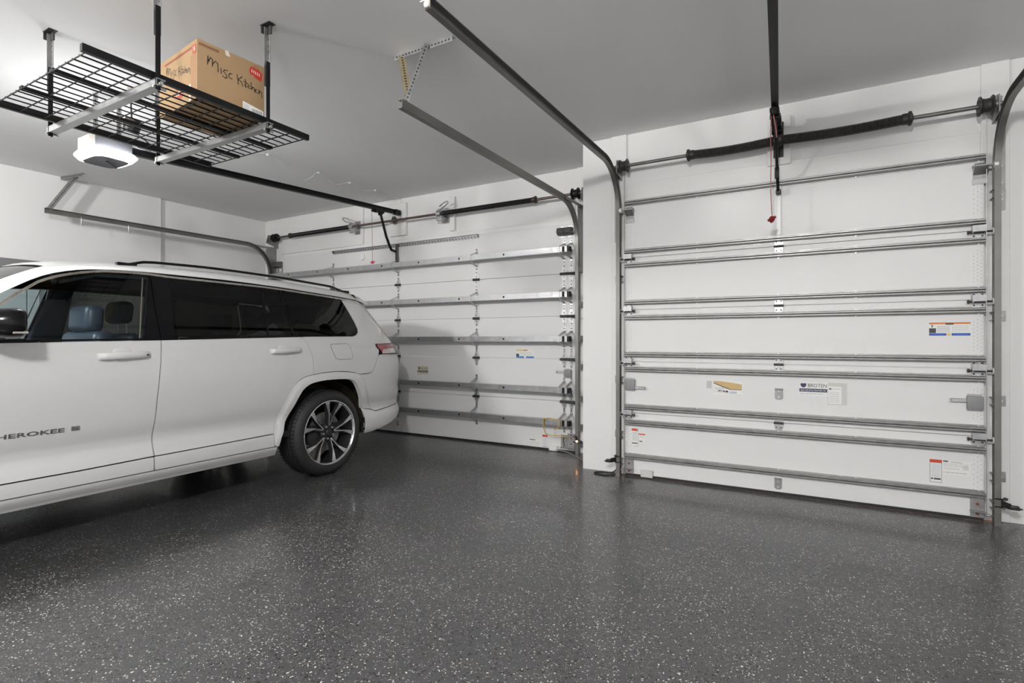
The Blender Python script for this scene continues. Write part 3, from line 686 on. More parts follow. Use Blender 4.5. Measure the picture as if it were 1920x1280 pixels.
for xx in (-7.155, -2.085):
    m = MB(); m.prism([(sy - .06, sz - .07), (W1 - .02, sz - .12), (W1 - .02, sz + .07), (sy - .03, sz + .05)], 'x', xx - .003, xx + .003); m.cyl((xx - .012, sy, sz), (xx + .012, sy, sz), .028, 14)
    m.box(xx - .05, xx + .05, W1 - .026, W1 - .02, sz - .14, sz + .07)
    m.build('end_bearing_plate', M_galvd, t1)
for xx in (-7.05, -2.19): MB().cyl((xx, sy + .04, sz), (xx, YD1 - .03, .06), .0022, 5).build('lift_cable', M_galvd, t1)

# ================================================================ OPENERS
M_lens = mat('lit_opener_lens', (.9, .9, .9), .4, emis=(.97, .985, 1), estr=20.0, var=.01, vscale=5)
M_lensoff = mat('opener_lens', (.85, .85, .85), .4, var=.01, vscale=5)
M_house = mat('grey_opener_housing', (.085, .085, .095), .4, var=.05, vscale=10)
def superell(c, a, b, n, z, k=40):
    return [(c[0] + a * math.copysign(abs(math.cos(2 * math.pi * i / k)) ** (2 / n), math.cos(2 * math.pi * i / k)),
             c[1] + b * math.copysign(abs(math.sin(2 * math.pi * i / k)) ** (2 / n), math.sin(2 * math.pi * i / k)), z) for i in range(k)]
def make_opener(cx, cy, z0, rail_end, arm_pin, lens, label, trolley_y, cord_y, cord_len, hang):
    t = root('garage_door_opener', (cx, cy, z0), label, 'door opener', 'garage door openers')
    # housing
    B(cx - .125, cx + .125, cy - .125, cy + .125, z0 + .03, z0 + .135).build('housing', M_house, t, bevel=.012, segs=2)
    B(cx - .125, cx + .125, cy - .131, cy - .120, z0 + .035, z0 + .13).build('end_panel', mat('grey_end_panel', (.30, .28, .25), .5, var=.05, vscale=10), t, bevel=.003)
    B(cx - .105, cx + .06, cy - .133, cy - .1305, z0 + .042, z0 + .122).build('data_label', P['white'], t)
    q = MB()
    for i in range(5): q.box(cx - .09, cx + .0 + .02 * (i % 2), cy - .1336, cy - .1329, z0 + .052 + i * .013, z0 + .056 + i * .013)
    q.build('print_line', P['grey'], t, smooth=False); 
    rings = [superell((cx, cy), .125, .125, 5, z0 + .035), superell((cx, cy), .185, .150, 3.6, z0 + .025), superell((cx, cy), .215, .165, 3.2, z0 + .005), superell((cx, cy), .185, .140, 3.6, z0 - .022), superell((cx, cy), .148, .112, 4, z0 - .034)]
    m = MB(); vs = [p for r in rings for p in r]; k = 40
    m.add(vs, [(i * k + j, i * k + (j + 1) % k, (i + 1) * k + (j + 1) % k, (i + 1) * k + j) for i in range(4) for j in range(k)])
    m.build('light_lens', lens, t)
    m = MB(); r0 = superell((cx, cy), .149, .113, 4, z0 - .0345); r1 = superell((cx, cy), .10, .075, 4, z0 - .020)
    m.add(r0 + r1, [(j, (j + 1) % k, k + (j + 1) % k, k + j) for j in range(k)] + [tuple(range(k, 2 * k))])
    o = m.build('lens_cover', M_house, t)
    MB().tube([(cx - .01, cy + .01, z0 - .024), (cx - .03, cy + .04, z0 - .036), (cx - .06, cy + .09, z0 - .040)], .008, 8).build('antenna', M_house, o)
    # rail
    R0 = Vector((cx - .005, cy + .05, z0 + .115)); R1 = Vector(rail_end); d = (R1 - R0)
    m = MB(); m.bar(R0, R1, .048, .010); m.bar(R0 - Vector((0, 0, .022)), R1 - Vector((0, 0, .022)), .014, .044); m.bar(R0 - Vector((0, 0, .044)), R1 - Vector((0, 0, .044)), .046, .008)
    rail = m.build('rail', M_black, t, bevel=.0015)
    at = lambda y: R0 + d * ((y - R0.y) / d.y)
    m = MB(); e = at(R1.y - .03); m.box(e.x - .03, e.x + .03, R1.y - .07, R1.y + .02, e.z - .055, e.z + .01); m.cyl((e.x - .036, R1.y, e.z - .03), (e.x + .036, R1.y, e.z - .03), .02, 12)
    m.build('header_bracket', M_black, t, bevel=.003)
    c = at(trolley_y); m = MB(); m.box(c.x - .03, c.x + .03, trolley_y - .07, trolley_y + .07, c.z - .075, c.z - .045); m.box(c.x - .012, c.x + .012, trolley_y - .12, trolley_y - .05, c.z - .085, c.z - .06); m.cyl((c.x - .03, trolley_y + .03, c.z - .085), (c.x + .03, trolley_y + .03, c.z - .085), .016, 10)
    tro = m.build('trolley', M_black, t, bevel=.003)
    m = MB(); p0 = Vector((c.x, trolley_y + .03, c.z - .085)); pin = Vector(arm_pin)
    return t, m, p0, pin, tro, c
t, m, p0, pin, tro, c = make_opener(-4.64, 1.965, 2.578, (-4.655, 5.22, 2.868), (-4.678, 5.195, 2.345), M_lens, 'black rail door opener with lit white lamp, hung under the wire shelf', 4.87, 4.77, .7, None)
m.tube([p0, p0 + Vector((0, .10, -.26)), Vector((pin.x, 5.09, pin.z + .05)), Vector((pin.x, 5.12, pin.z + .01)), pin], .016, 8); m.build('door_arm', M_black, t)
MB().tube([(c.x - .01, 4.76, c.z - .075), (c.x - .012, 4.77, 2.5), (c.x - .01, 4.77, 2.165)], .0028, 5).build('release_cord', M_redcord, t)
mm = MB().lathe([(.0, -.02), (.014, -.016), (.02, 0), (.012, .016), (0, .02)], (c.x - .01, 4.77, 2.15), (0, 0, 1), 10); mm.cyl((c.x - .04, 4.77, 2.15), (c.x + .03, 4.77, 2.155), .007, 6); mm.build('release_handle', mat('pink_red_plastic', (.72, .08, .14), .4, var=.05, vscale=20), t)
for (hx, hy) in ((-4.70, 1.93), (-4.55, 2.02)):
    perforated(t, (hx, hy, CEIL), (hx, hy, 2.70), .030, M_galv, 'hanger', up=(0, 1, 0))
MB().box(-4.80, -4.48, 2.02, 2.05, CEIL - .005, CEIL).build('ceiling_strap', M_galv, t)
m = MB(); m.lathe([(0, -.05), (.05, -.05), (.055, .0), (.05, .05), (0, .05)], (-4.42, 2.04, 2.80), (.3, .1, 1), 16); m.build('plug', M_blackp, t)
m = MB(); m.tube([(-4.42, 2.04, 2.80), (-4.40, 2.06, 2.74), (-4.36, 2.10, 2.70), (-4.35, 2.14, 2.665), (-4.39, 2.15, 2.645), (-4.45, 2.10, 2.66), (-4.46, 2.04, 2.69), (-4.43, 2.0, 2.70), (-4.46, 1.97, 2.68), (-4.52, 1.95, 2.69)], .008, 7)
m.tube([(-4.42, 2.04, 2.80), (-4.41, 2.03, 2.9), (-4.40, 2.02, CEIL)], .006, 6); m.build('power_cord', M_blackp, t)
m = MB(); m.box(-4.47, -4.35, 1.97, 2.07, CEIL - .012, CEIL); m.box(-4.43, -4.39, 2.0, 2.05, CEIL - .05, CEIL - .012); m.build('ceiling_outlet', M_offw, t, bevel=.003)

t, m, p0, pin, tro, c = make_opener(-.085, 1.15, 2.765, (-.245, 4.37, 2.886), (-.234, 4.535, 2.34), M_lensoff, 'black rail door opener in the middle of the narrow door', 4.22, 4.2, .7, None)
m.tube([p0, (p0 + pin) / 2 + Vector((0, .0, 0)), pin], .011, 8); m.box(-.252, -.222, 4.44, 4.47, 2.42, 2.5); m.build('door_arm', M_black, t)
m = MB(); m.box(-.27, -.205, 4.37, W2 - .035, 2.79, 2.86); m.box(-.275, -.20, W2 - .041, W2 - .035, 2.74, 2.90); m.cyl((-.275, 4.5, 2.80), (-.20, 4.5, 2.80), .035, 14); m.build('header_mount', M_black, t, bevel=.004)
MB().tube([(-.262, 4.22, 2.83), (-.268, 4.26, 2.70), (-.266, 4.28, 2.5), (-.27, 4.29, 2.3), (-.262, 4.30, 2.11)], .0032, 5).tube([(-.25, 4.22, 2.83), (-.235, 4.24, 2.74), (-.228, 4.26, 2.66)], .005, 5).build('release_cord', M_redcord, t)
MB().lathe([(.0, -.03), (.014, -.02), (.022, 0), (.014, .018), (0, .024)], (-.262, 4.30, 2.085), (.2, 0, 1), 10).cyl((-.29, 4.30, 2.075), (-.235, 4.30, 2.10), .009, 6).build('release_handle', M_red, t)
for hx in (-.20, .03): perforated(t, (hx, 1.2, CEIL), (hx, 1.2, 2.86), .034, M_galv, 'hanger', up=(0, 1, 0))

# ================================================================ STORAGE RACK
RX0, RX1, RY0, RY1, RZ = -3.865, -2.815, 1.115, 2.285, 2.49
rk = root('overhead_storage_rack', ((RX0 + RX1) / 2, (RY0 + RY1) / 2, RZ), 'black wire shelf hung from the ceiling on four posts', 'storage rack')
def clone_set(name, mk, mats, par, spots):
    src = None
    for loc in spots:
        if src is None:
            mk.v = [v + Vector(loc) for v in mk.v]; src = mk.build(name, mats, par, at=loc)
        else: inst(src, name, loc, par)
    return src
seams = (RX0 + .355, RX0 + .71)
xs = []
for a, b in ((RX0, seams[0]), (seams[0], seams[1]), (seams[1], RX1)):
    for i in range(1, 5): xs.append(a + (b - a) * i / 5)
clone_set('wire', MB().cyl((0, RY0, 0), (0, RY1, 0), .0040, 6), M_black, rk, [(x, 0, RZ) for x in xs])
ys = [RY0 + (RY1 - RY0) * i / 11 for i in range(12)]
clone_set('cross_wire', MB().cyl((RX0, 0, 0), (RX1, 0, 0), .0036, 6), M_black, rk, [(0, y, RZ - .0066) for y in ys])
clone_set('edge_rail', MB().box(-.012, .012, RY0 - .02, RY1 + .02, -.012, .022), M_black, rk, [(RX0 - .004, 0, RZ), (RX1 + .004, 0, RZ)])
clone_set('seam_rail', MB().box(-.016, -.004, RY0 - .005, RY1 + .005, -.012, .006).box(.004, .016, RY0 - .005, RY1 + .005, -.012, .006), M_black, rk, [(x, 0, RZ) for x in seams])
m = MB(); m.box(-3.99, -2.77, -.022, -.018, -.017, .017); m.box(-3.99, -2.77, -.022, .022, .013, .017); m.box(-3.99, -2.77, -.022, .022, -.019, -.016)
clone_set('cross_beam', m, mat('satin_steel_beam', (.42, .42, .42), .42, .6, var=.05, vscale=10), rk, [(0, 1.405, RZ - .030), (0, 2.005, RZ - .030)])
for (px, py) in ((-2.785, 1.405), (-3.975, 1.405), (-2.785, 2.005), (-3.975, 2.005)):
    m = B(px - .012, px + .012, py - .001, py + .002, RZ + .20, CEIL - .01); m.box(px - .012, px - .009, py - .022, py + .001, RZ + .20, CEIL - .01)
    up = m.build('post', M_galvd, rk)
    m = B(px - .011, px + .013, py - .004, py - .001, RZ - .07, RZ + .34); m.box(px + .010, px + .013, py - .024, py - .001, RZ - .07, RZ + .34)
    m.build('lower_post', M_black, rk)
    h = MB()
    for i in range(8): h.cyl((px, py - .0015, RZ + .26 + i * .036), (px, py + .0028, RZ + .26 + i * .036), .004, 8)
    h.build('hole', M_dark, up, smooth=False)['kind'] = 'stuff'
    m = B(px - .035, px + .05, py - .035, py + .01, CEIL - .004, CEIL); m.box(px - .025, px + .025, py - .004, py + .004, CEIL - .05, CEIL); m.box(px - .025, px - .02, py - .035, py, CEIL - .05, CEIL)
    m.build('ceiling_plate', M_dark, rk, bevel=.001)
    MB().cyl((px - .03, py - .005, RZ - .04), (px + .03, py - .005, RZ - .04), .009, 8).cyl((px, py - .03, RZ - .055), (px, py + .03, RZ - .055), .007, 8).build('bolt', M_zinc, rk)

# ================================================================ CARDBOARD BOX
def box_material():
    m = mat('brown_cardboard', (.37, .24, .125), .8, var=.05, vscale=6, bump=.06, bscale=90)
    return m
M_card = box_material()
ang = math.radians(-6.0)
BO = Vector((-2.857, 1.628, RZ + .005)); BL, BW, BH = .375, .47, .318       # near upright edge; length along +Y, width along -X
ey = Vector((math.sin(-ang), math.cos(ang), 0)); ex = Vector((-math.cos(ang), math.sin(-ang), 0)); ez = Vector((0, 0, 1))
bx_ = root('cardboard_box', BO, 'brown cardboard moving box marked in black pen, standing on the wire shelf', 'box')
m = MB()
cs = [BO, BO + ey * BL, BO + ey * BL + ex * BW, BO + ex * BW]
m.add(cs + [q + ez * BH for q in cs], [(0, 1, 2, 3), (7, 6, 5, 4), (0, 4, 5, 1), (1, 5, 6, 2), (2, 6, 7, 3), (3, 7, 4, 0)])
m.build('carton', M_card, bx_, bevel=.004, segs=2)
M_edge = mat('light_cardboard', (.66, .55, .42), .8, var=.04, vscale=20)
o_ = BO - ey * .0
def face(u, w, f):   # f=0: long side facing the open garage, f=1: end facing the back; u along the face from the near edge, w up
    if f == 0: return BO + ey * u + ez * w - ex * .0012
    return BO + ex * u + ez * w - ey * .0012
def stroke(m, pts, f, wd, k=0, lift=0):
    for (a, b), (c, e) in zip(pts[:-1], pts[1:]):
        d = math.hypot(c - a, e - b) or 1e-6; nx, ny = -(e - b) / d * wd / 2, (c - a) / d * wd / 2; ex_, ey_ = (c - a) / d * wd * .4, (e - b) / d * wd * .4
        off = (-ex if f == 0 else -ey) * (.0004 + lift)
        m.add([face(a + nx - ex_, b + ny - ey_, f) + off, face(c + nx + ex_, e + ny + ey_, f) + off, face(c - nx + ex_, e - ny + ey_, f) + off, face(a - nx - ex_, b - ny - ey_, f) + off], [(0, 1, 2, 3)], k)
def flat(m, pts, f, k=0, lift=0):
    off = (-ex if f == 0 else -ey) * lift
    m.add([face(a, b, f) + off for a, b in pts], [tuple(range(len(pts)))], k)
# hand lettering on a 0..100 grid
LET = [[(2, 40), (3, 100), (4, 60), (9, 96), (13, 88), (13, 40), (14, 62), (20, 84), (25, 74), (26, 16)], [(32, 50), (33, 14)],
       [(48, 52), (41, 50), (38, 36), (44, 20), (46, 2), (42, -8), (36, 0)], [(58, 40), (53, 40), (50, 22), (52, 8), (58, 6)],
       [(70, 52), (73, -14)], [(82, 50), (72, 18), (80, 12), (84, -18)], [(90, 42), (92, -18)], [(85, 22), (98, 14)], [(88, 4), (90, -12)],
       [(102, 4), (97, 4), (96, -10), (103, -12)], [(104, 34), (106, -16), (108, 6), (112, 4), (113, -24)],
       [(113, -10), (118, -2), (116, -8), (115, -24), (120, -24)], [(124, 4), (124, -28), (127, -4), (131, -8), (132, -50)]]
ink = mat('black_marker_ink', (.018, .017, .017), .6, var=.2, vscale=60)
m = MB()
for st in LET: stroke(m, [(.048 + u * .00235, .168 + w * .00078 + .0) for u, w in st], 0, .0042)
m.build('handwriting', ink, bx_, smooth=False)['label'] = 'black pen words Misc. Kitchen'
ink2 = ink
m = MB()
for st in LET: stroke(m, [(BW - .085 - (u + 8) * .00205 * 1.0 + .0, .185 + w * .00075) for u, w in st], 1, .0030)
hw = m
# end face: u runs away from the near edge, so lettering is laid out right to left
m2 = MB()
for st in LET: stroke(m2, [(.078 + (132 - u) * .00225, .185 + w * .0008) for u, w in st], 1, .0030)
m2.build('handwriting', ink2, bx_, smooth=False)['label'] = 'thin black pen words on the box end'
pr_ = mat('red_box_print', (.50, .035, .02), .6, var=.06, vscale=30); pf = mat('dull_red_box_print', (.45, .06, .04), .7, var=.06, vscale=30); bp_ = mat('brown_box_print', (.22, .075, .03), .7, var=.1, vscale=40)
wp_ = mat('white_box_print', (.78, .70, .60), .7, var=.04, vscale=30)
m = MB()      # red pot shaped marks
def pot(f, u0, w0, s, k, sgn=1):
    body = [(0, .45), (.18, .62), (.45, .62), (.7, .70), (1.0, .95), (1.02, .55), (.95, .25), (.75, .05), (.5, 0), (.2, .12)]
    flat(m, [(u0 + sgn * a * s, w0 + b * s * .62) for a, b in body], f, k, .0002)
    arc_ = [(.42 + .2 * math.cos(math.radians(a)), .62 + .42 * math.sin(math.radians(a))) for a in range(0, 181, 20)]
    stroke(m, [(u0 + sgn * a * s, w0 + b * s * .75) for a, b in arc_], f, .004 * s / .07, k)
    for i in range(5): stroke(m, [(u0 + sgn * (.22 + i * .14) * s, w0 + .34 * s * .62), (u0 + sgn * (.22 + i * .14) * s, w0 + (.52 + .03 * i) * s * .62)], f, .0045 * s / .07, 3, .0003)
PM = [pr_, pf, bp_, wp_]
pot(1, .262, .045, .115, 1, -1); m.build('pot_logo', PM, bx_, smooth=False)['label'] = 'red pot shaped print'
m = MB()
flat(m, [(.282, .262), (.292, .288), (.330, .287), (.358, .272), (.358, .236), (.340, .232), (.310, .243), (.288, .240)], 0, 0, .0002)
for i in range(5): stroke(m, [(.298 + i * .011, .258 - i * .002), (.298 + i * .011, .272 - i * .002)], 0, .0045, 3, .0003)
stroke(m, [(.312, .236), (.352, .226)], 0, .006, 0)
stroke(m, [(.325 + .018 * math.cos(math.radians(a)), .282 + .018 * math.sin(math.radians(a))) for a in range(0, 181, 30)], 0, .0015, 2)
m.build('brand_logo', PM, bx_, smooth=False)['label'] = 'bright red printed logo'
m = MB(); flat(m, [(.010, .245), (.046, .245), (.046, .292), (.010, .292)], 1, 0, .0002)
for a, b, c, d in ((.03, .283, .024, .262), (.036, .28, .03, .252), (.02, .285, .018, .255)): stroke(m, [(a, b), (c, d)], 1, .003, 3, .0003)
m.build('red_print', PM, bx_, smooth=False)
m = MB(); u = .062
while u < .40: stroke(m, [(u, .288), (u + .004, .278)], 1, .0045, 1); stroke(m, [(u + .006, .289), (u + .002, .279)], 1, .0028, 1); u += .0155
m.build('printed_text', PM, bx_, smooth=False)
m = MB(); u = .012
while u < .115: stroke(m, [(u, .298), (u, .288)], 0, .004, 2); stroke(m, [(u + .004, .298), (u + .005, .288)], 0, .0025, 2); u += .0105
m.build('printed_text', PM, bx_, smooth=False)
m = MB()
for i in range(6): stroke(m, [(.012 + i * .011, .01), (.012 + i * .011, .24)], 1, .0012, 1)
m.build('printed_lines', PM, bx_, smooth=False)
m = MB(); flat(m, [(.245, .004), (.366, .004), (.366, .052), (.245, .072)], 0, 0, .0003)
for i in range(16): a = .300 + i * .0038; stroke(m, [(a, .024), (a, .046)], 0, .0012 + .0014 * (i % 3 == 0), 1, .0004)
for i in range(5): stroke(m, [(.252, .058 - i * .006), (.285 - .008 * (i % 2), .056 - i * .006)], 0, .0018, 2, .0004)
stroke(m, [(.312, .018), (.335, .017)], 0, .005, 1, .0004)
m.build('shipping_label', [P['white'], P['dark'], P['grey']], bx_, smooth=False)
m = MB(); flat(m, [(.066, .0), (.088, .0), (.088, .092), (.066, .092)], 1, 0, .0003); flat(m, [(.150, .290), (.174, .290), (.165, .318), (.145, .318)], 0, 0, .0003)
m.build('tape', mat('clear_tape', (.74, .66, .56), .3, var=.03, vscale=20), bx_, smooth=False)

# ================================================================ SMALL THINGS
c1 = MB(); cp = [(-4.95, 2.9, 3.043), (-4.784, 3.274, 3.043), (-4.70, 3.376, 3.043), (-4.745, 3.639, 3.0), (-4.90, 3.93, 2.965), (-4.80, 3.99, 3.0), (-4.724, 4.012, 3.043), (-4.80, 4.3, 3.0), (-4.708, 4.451, 3.043), (-4.76, 4.68, 3.015), (-4.669, 4.827, 3.043), (-4.68, 5.1, 3.03), (-4.65, 5.265, 3.03), (-4.65, 5.268, 2.98)]
def smooth_path(P_, n=5):
    P_ = [Vector(p) for p in P_]; out = []
    for i in range(len(P_) - 1):
        a, b, c, d = P_[max(i - 1, 0)], P_[i], P_[i + 1], P_[min(i + 2, len(P_) - 1)]
        for k in range(n):
            t = k / n; out.append(.5 * ((2 * b) + (-a + c) * t + (2 * a - 5 * b + 4 * c - d) * t * t + (-a + 3 * b - 3 * c + d) * t ** 3))
    out.append(P_[-1]); return out
wr = root('ceiling_wire', cp[1], 'thin white wire clipped to the ceiling in sagging loops', 'wire')
MB().tube(smooth_path(cp), .0032, 5).build('cable', mat('white_wire', (.66, .65, .63), .5, var=.02, vscale=20), wr)
for p in (cp[2], cp[6], cp[8], cp[10]): B(p[0] - .012, p[0] + .012, p[1] - .012, p[1] + .012, 3.028, CEIL).build('clip', M_white, wr, bevel=.003)

def photo_eye(x, y, z, wall_x, sd, label, lit=False):
    t = root('photo_eye_sensor', (x, y, z), label, 'sensor', 'photo eye sensors')
    m = MB(); m.box(*sorted((x - sd * .035, x + sd * .008)), y - .006, y + .006, z + .022, z + .029); m.box(*sorted((x - sd * .035, x + sd * .008)), y - .006, y + .006, z - .029, z - .022)
    m.box(*sorted((x - .002, x + .002)), y - .012, y + .045, z - .029, z + .029)
    m.bar((x, y - .006, z), (x + sd * .035, y - .03, z - .010), .006, .038); m.build('bracket', M_black, t, bevel=.002)
    m = MB(); m.obox((x + sd * .052, y - .034, z - .012), (.044, .030, .028)); m.obox((x + sd * .055, y - .054, z - .018), (.042, .014, .010)); m.cyl((x + sd * .07, y - .034, z - .012), (x + sd * .092, y - .038, z - .018), .004, 8)
    o = m.build('eye_housing', M_blackp, t, bevel=.005, segs=2)
    MB().lathe([(0, 0), (.013, 0), (.013, .006), (.009, .009), (0, .009)], (x + .01, y - .03, z + .034), (0, -.5, 1), 14).build('wing_nut', M_dark, t)
    if lit: MB().lathe([(0, 0), (.010, 0), (.008, .006), (0, .008)], (x + sd * .03, y - .052, z - .005), (.45, -.9, 0), 12).build('indicator_light', mat('lit_amber_led', (.9, .4, .1), .4, emis=(1, .42, .12), estr=14, var=.01, vscale=5), t)
    return t
photo_eye(-1.520, 4.53, .150, -1.6, -1, 'black photo eye on the track beside the pier')
photo_eye(1.058, 4.53, .150, 1.1, 1, 'black photo eye on the track at the right jamb')
photo_eye(-2.150, 5.135, .165, -2.1, 1, 'small black photo eye with glowing amber light', True)
tag(MB().tube(smooth_path([(-1.53, 4.545, .008), (-1.60, 4.50, .006), (-1.70, 4.515, .006), (-1.72, 4.56, .006), (-1.66, 4.61, .006), (-1.58, 4.62, .008), (-1.53, 4.60, .05)]), .006, 6).build('sensor_cable', M_blackp), 'loop of dark cable lying on the floor at the pier', 'cable')
tag(MB().tube(smooth_path([(-2.40, 5.17, .03), (-2.3, 5.15, .03), (-2.22, 5.13, .02), (-2.17, 5.12, .006), (-2.0, 4.95, .005), (-1.93, 4.82, .005), (-1.90, 4.74, .005)]), .005, 6).build('sensor_cable', mat('grey_cable', (.30, .29, .28), .5, var=.05, vscale=20)), 'thin grey cable on the floor below the wide door track', 'cable')

# tall grey cabinet on the far side of the car
kx = root('storage_cabinet', (-7.15, 1.67, 0), 'tall grey metal cabinet against the left wall behind the car', 'cabinet')
M_cab = mat('grey_cabinet_steel', (.40, .415, .42), .5, var=.03, vscale=4); M_cabt = mat('dark_grey_cabinet_top', (.17, .17, .175), .5, var=.05, vscale=4)
B(-7.39, -6.975, 1.0, 2.36, .05, 1.90).build('carcass', M_cab, kx, bevel=.004)
B(-7.39, -6.965, .99, 2.37, 1.90, 2.02).build('top_cap', M_cabt, kx, bevel=.004); B(-7.37, -7.0, 1.02, 2.34, 0, .05).build('plinth', M_cabt, kx)
for a, b, hy in ((1.02, 1.675, 1.60), (1.685, 2.25, 2.20)):
    o = B(-6.975, -6.955, a, b, .07, 1.88).build('cabinet_door', M_cab, kx, bevel=.004)
    B(-6.955, -6.950, hy - .20, hy - .05, 1.44, 1.50).build('name_plate', mat('dark_plate', (.14, .16, .17), .4, var=.1, vscale=20), o)
    MB().lathe([(0, -.03), (.014, -.026), (.016, -.012), (.008, 0)], (-6.955, hy + .02, 1.47), (-1, 0, 0), 14).build('knob', M_zinc, o)
B(-6.975, -6.958, 2.26, 2.355, .07, 1.88).build('side_post', M_cab, kx, bevel=.003)
# ================================================================ CAR
CXc = -4.71
WZ = [(.20, .10), (.28, .062), (.30, .045), (.33, .024), (.36, .018), (.40, .016), (.44, .018), (.46, .022), (.49, .038), (.515, .053), (.54, .060), (.575, .058), (.61, .047), (.64, .036), (.67, .027), (.75, .014), (.85, .004), (.95, .0), (1.05, .006), (1.095, .011), (1.115, .018), (1.16, .026), (1.22, .042), (1.3, .068), (1.4, .104), (1.5, .142), (1.6, .182), (1.7, .224), (1.8, .27)]
YR = [(.2, 4.30), (.35, 4.43), (.5, 4.49), (.62, 4.49), (.75, 4.46), (.9, 4.46), (1.0, 4.45), (1.1, 4.42), (1.2, 4.36), (1.35, 4.25), (1.5, 4.13), (1.6, 4.05), (1.7, 3.97), (1.8, 3.9)]
def pch(T, x):
    if x <= T[0][0]: return T[0][1]
    n = len(T)
    if x >= T[-1][0]: return T[-1][1]
    i = 0
    while T[i + 1][0] < x: i += 1
    def d(j): return (T[j + 1][1] - T[j][1]) / (T[j + 1][0] - T[j][0])
    def mm(j):
        if j == 0: return d(0)
        if j == n - 1: return d(n - 2)
        a, b = d(j - 1), d(j)
        return 0. if a * b <= 0 else 2 * a * b / (a + b)
    h = T[i + 1][0] - T[i][0]; t = (x - T[i][0]) / h
    y0, y1, m0, m1 = T[i][1], T[i + 1][1], mm(i) * h, mm(i + 1) * h
    return (2 * t ** 3 - 3 * t * t + 1) * y0 + (t ** 3 - 2 * t * t + t) * m0 + (-2 * t ** 3 + 3 * t * t) * y1 + (t ** 3 - t * t) * m1
def wz(z):      # lightly smoothed side profile
    return (pch(WZ, z - .008) + 2 * pch(WZ, z) + pch(WZ, z + .008)) / 4
def S(y, z):
    w = wz(z)
    if y > 3.2:
        t = min(1., (y - 3.2) / (pch(YR, z) - 3.2)); w += .34 * (1 - math.sqrt(max(0., 1 - t ** 4.2)))
    if y < 1.0:
        t = min(1., (1.0 - y) / 1.72); w += .40 * (1 - math.sqrt(max(0., 1 - t ** 4)))
    return -3.72 - w
M_paint = mat('white_car_paint', (.66, .66, .655), .36, coat=.8, var=.004, vscale=3)
M_gloss = mat('gloss_black_trim', (.006, .006, .007), .16, spec=.25, coat=.0, var=.1, vscale=10)
M_chrome = mat('satin_silver_trim', (.62, .59, .54), .28, .85, var=.04, vscale=10)
M_badge0 = mat('bronze_channel_trim', (.26, .24, .20), .4, .6, var=.05, vscale=20)
M_under = mat('black_underbody', (.014, .014, .014), .8, var=.2, vscale=12)
M_liner = mat('brown_black_wheel_liner', (.035, .024, .014), .75, var=.35, vscale=25, bump=.3, bscale=60, stretch=(1, 1, .3))
M_leather = mat('dark_blue_grey_leather', (.045, .06, .085), .38, var=.08, vscale=20, bump=.05, bscale=300)
M_inter = mat('black_interior', (.012, .012, .014), .6, var=.15, vscale=10)
G_clear = glass('clear_car_glass', (.78, .86, .87)); G_dark = glass('dark_tinted_glass', (.085, .085, .08)); G_wind = glass('windscreen_glass', (.74, .82, .82))
car = root('car', (CXc, 2.0, 0), 'white SUV with black tinted windows and two tone wheels, parked tail to the wide door', 'car')

def pip(p, poly):
    x, y = p; r = False; j = len(poly) - 1
    for i in range(len(poly)):
        (xi, yi), (xj, yj) = poly[i], poly[j]
        if (yi > y) != (yj > y) and x < (xj - xi) * (y - yi) / (yj - yi) + xi: r = not r
        j = i
    return r
def segd(p, a, b):
    ax, ay = a; bx, by = b; px, py = p; dx, dy = bx - ax, by - ay; l = dx * dx + dy * dy
    t = 0 if l == 0 else max(0, min(1, ((px - ax) * dx + (py - ay) * dy) / l)); return math.hypot(px - ax - t * dx, py - ay - t * dy)
def shrink(poly, d):
    n = len(poly); A = sum(poly[i][0] * poly[(i + 1) % n][1] - poly[(i + 1) % n][0] * poly[i][1] for i in range(n)); sg = 1 if A > 0 else -1
    out = []
    for i in range(n):
        a, b, c = poly[i - 1], poly[i], poly[(i + 1) % n]
        def nrm(p, q):
            dx, dy = q[0] - p[0], q[1] - p[1]; l = math.hypot(dx, dy) or 1; return (-dy / l * sg, dx / l * sg)
        n1, n2 = nrm(a, b), nrm(b, c); mx, my = n1[0] + n2[0], n1[1] + n2[1]; l2 = mx * mx + my * my
        k = 2 * d / max(l2, .8); out.append((b[0] + mx * k, b[1] + my * k))
    return out
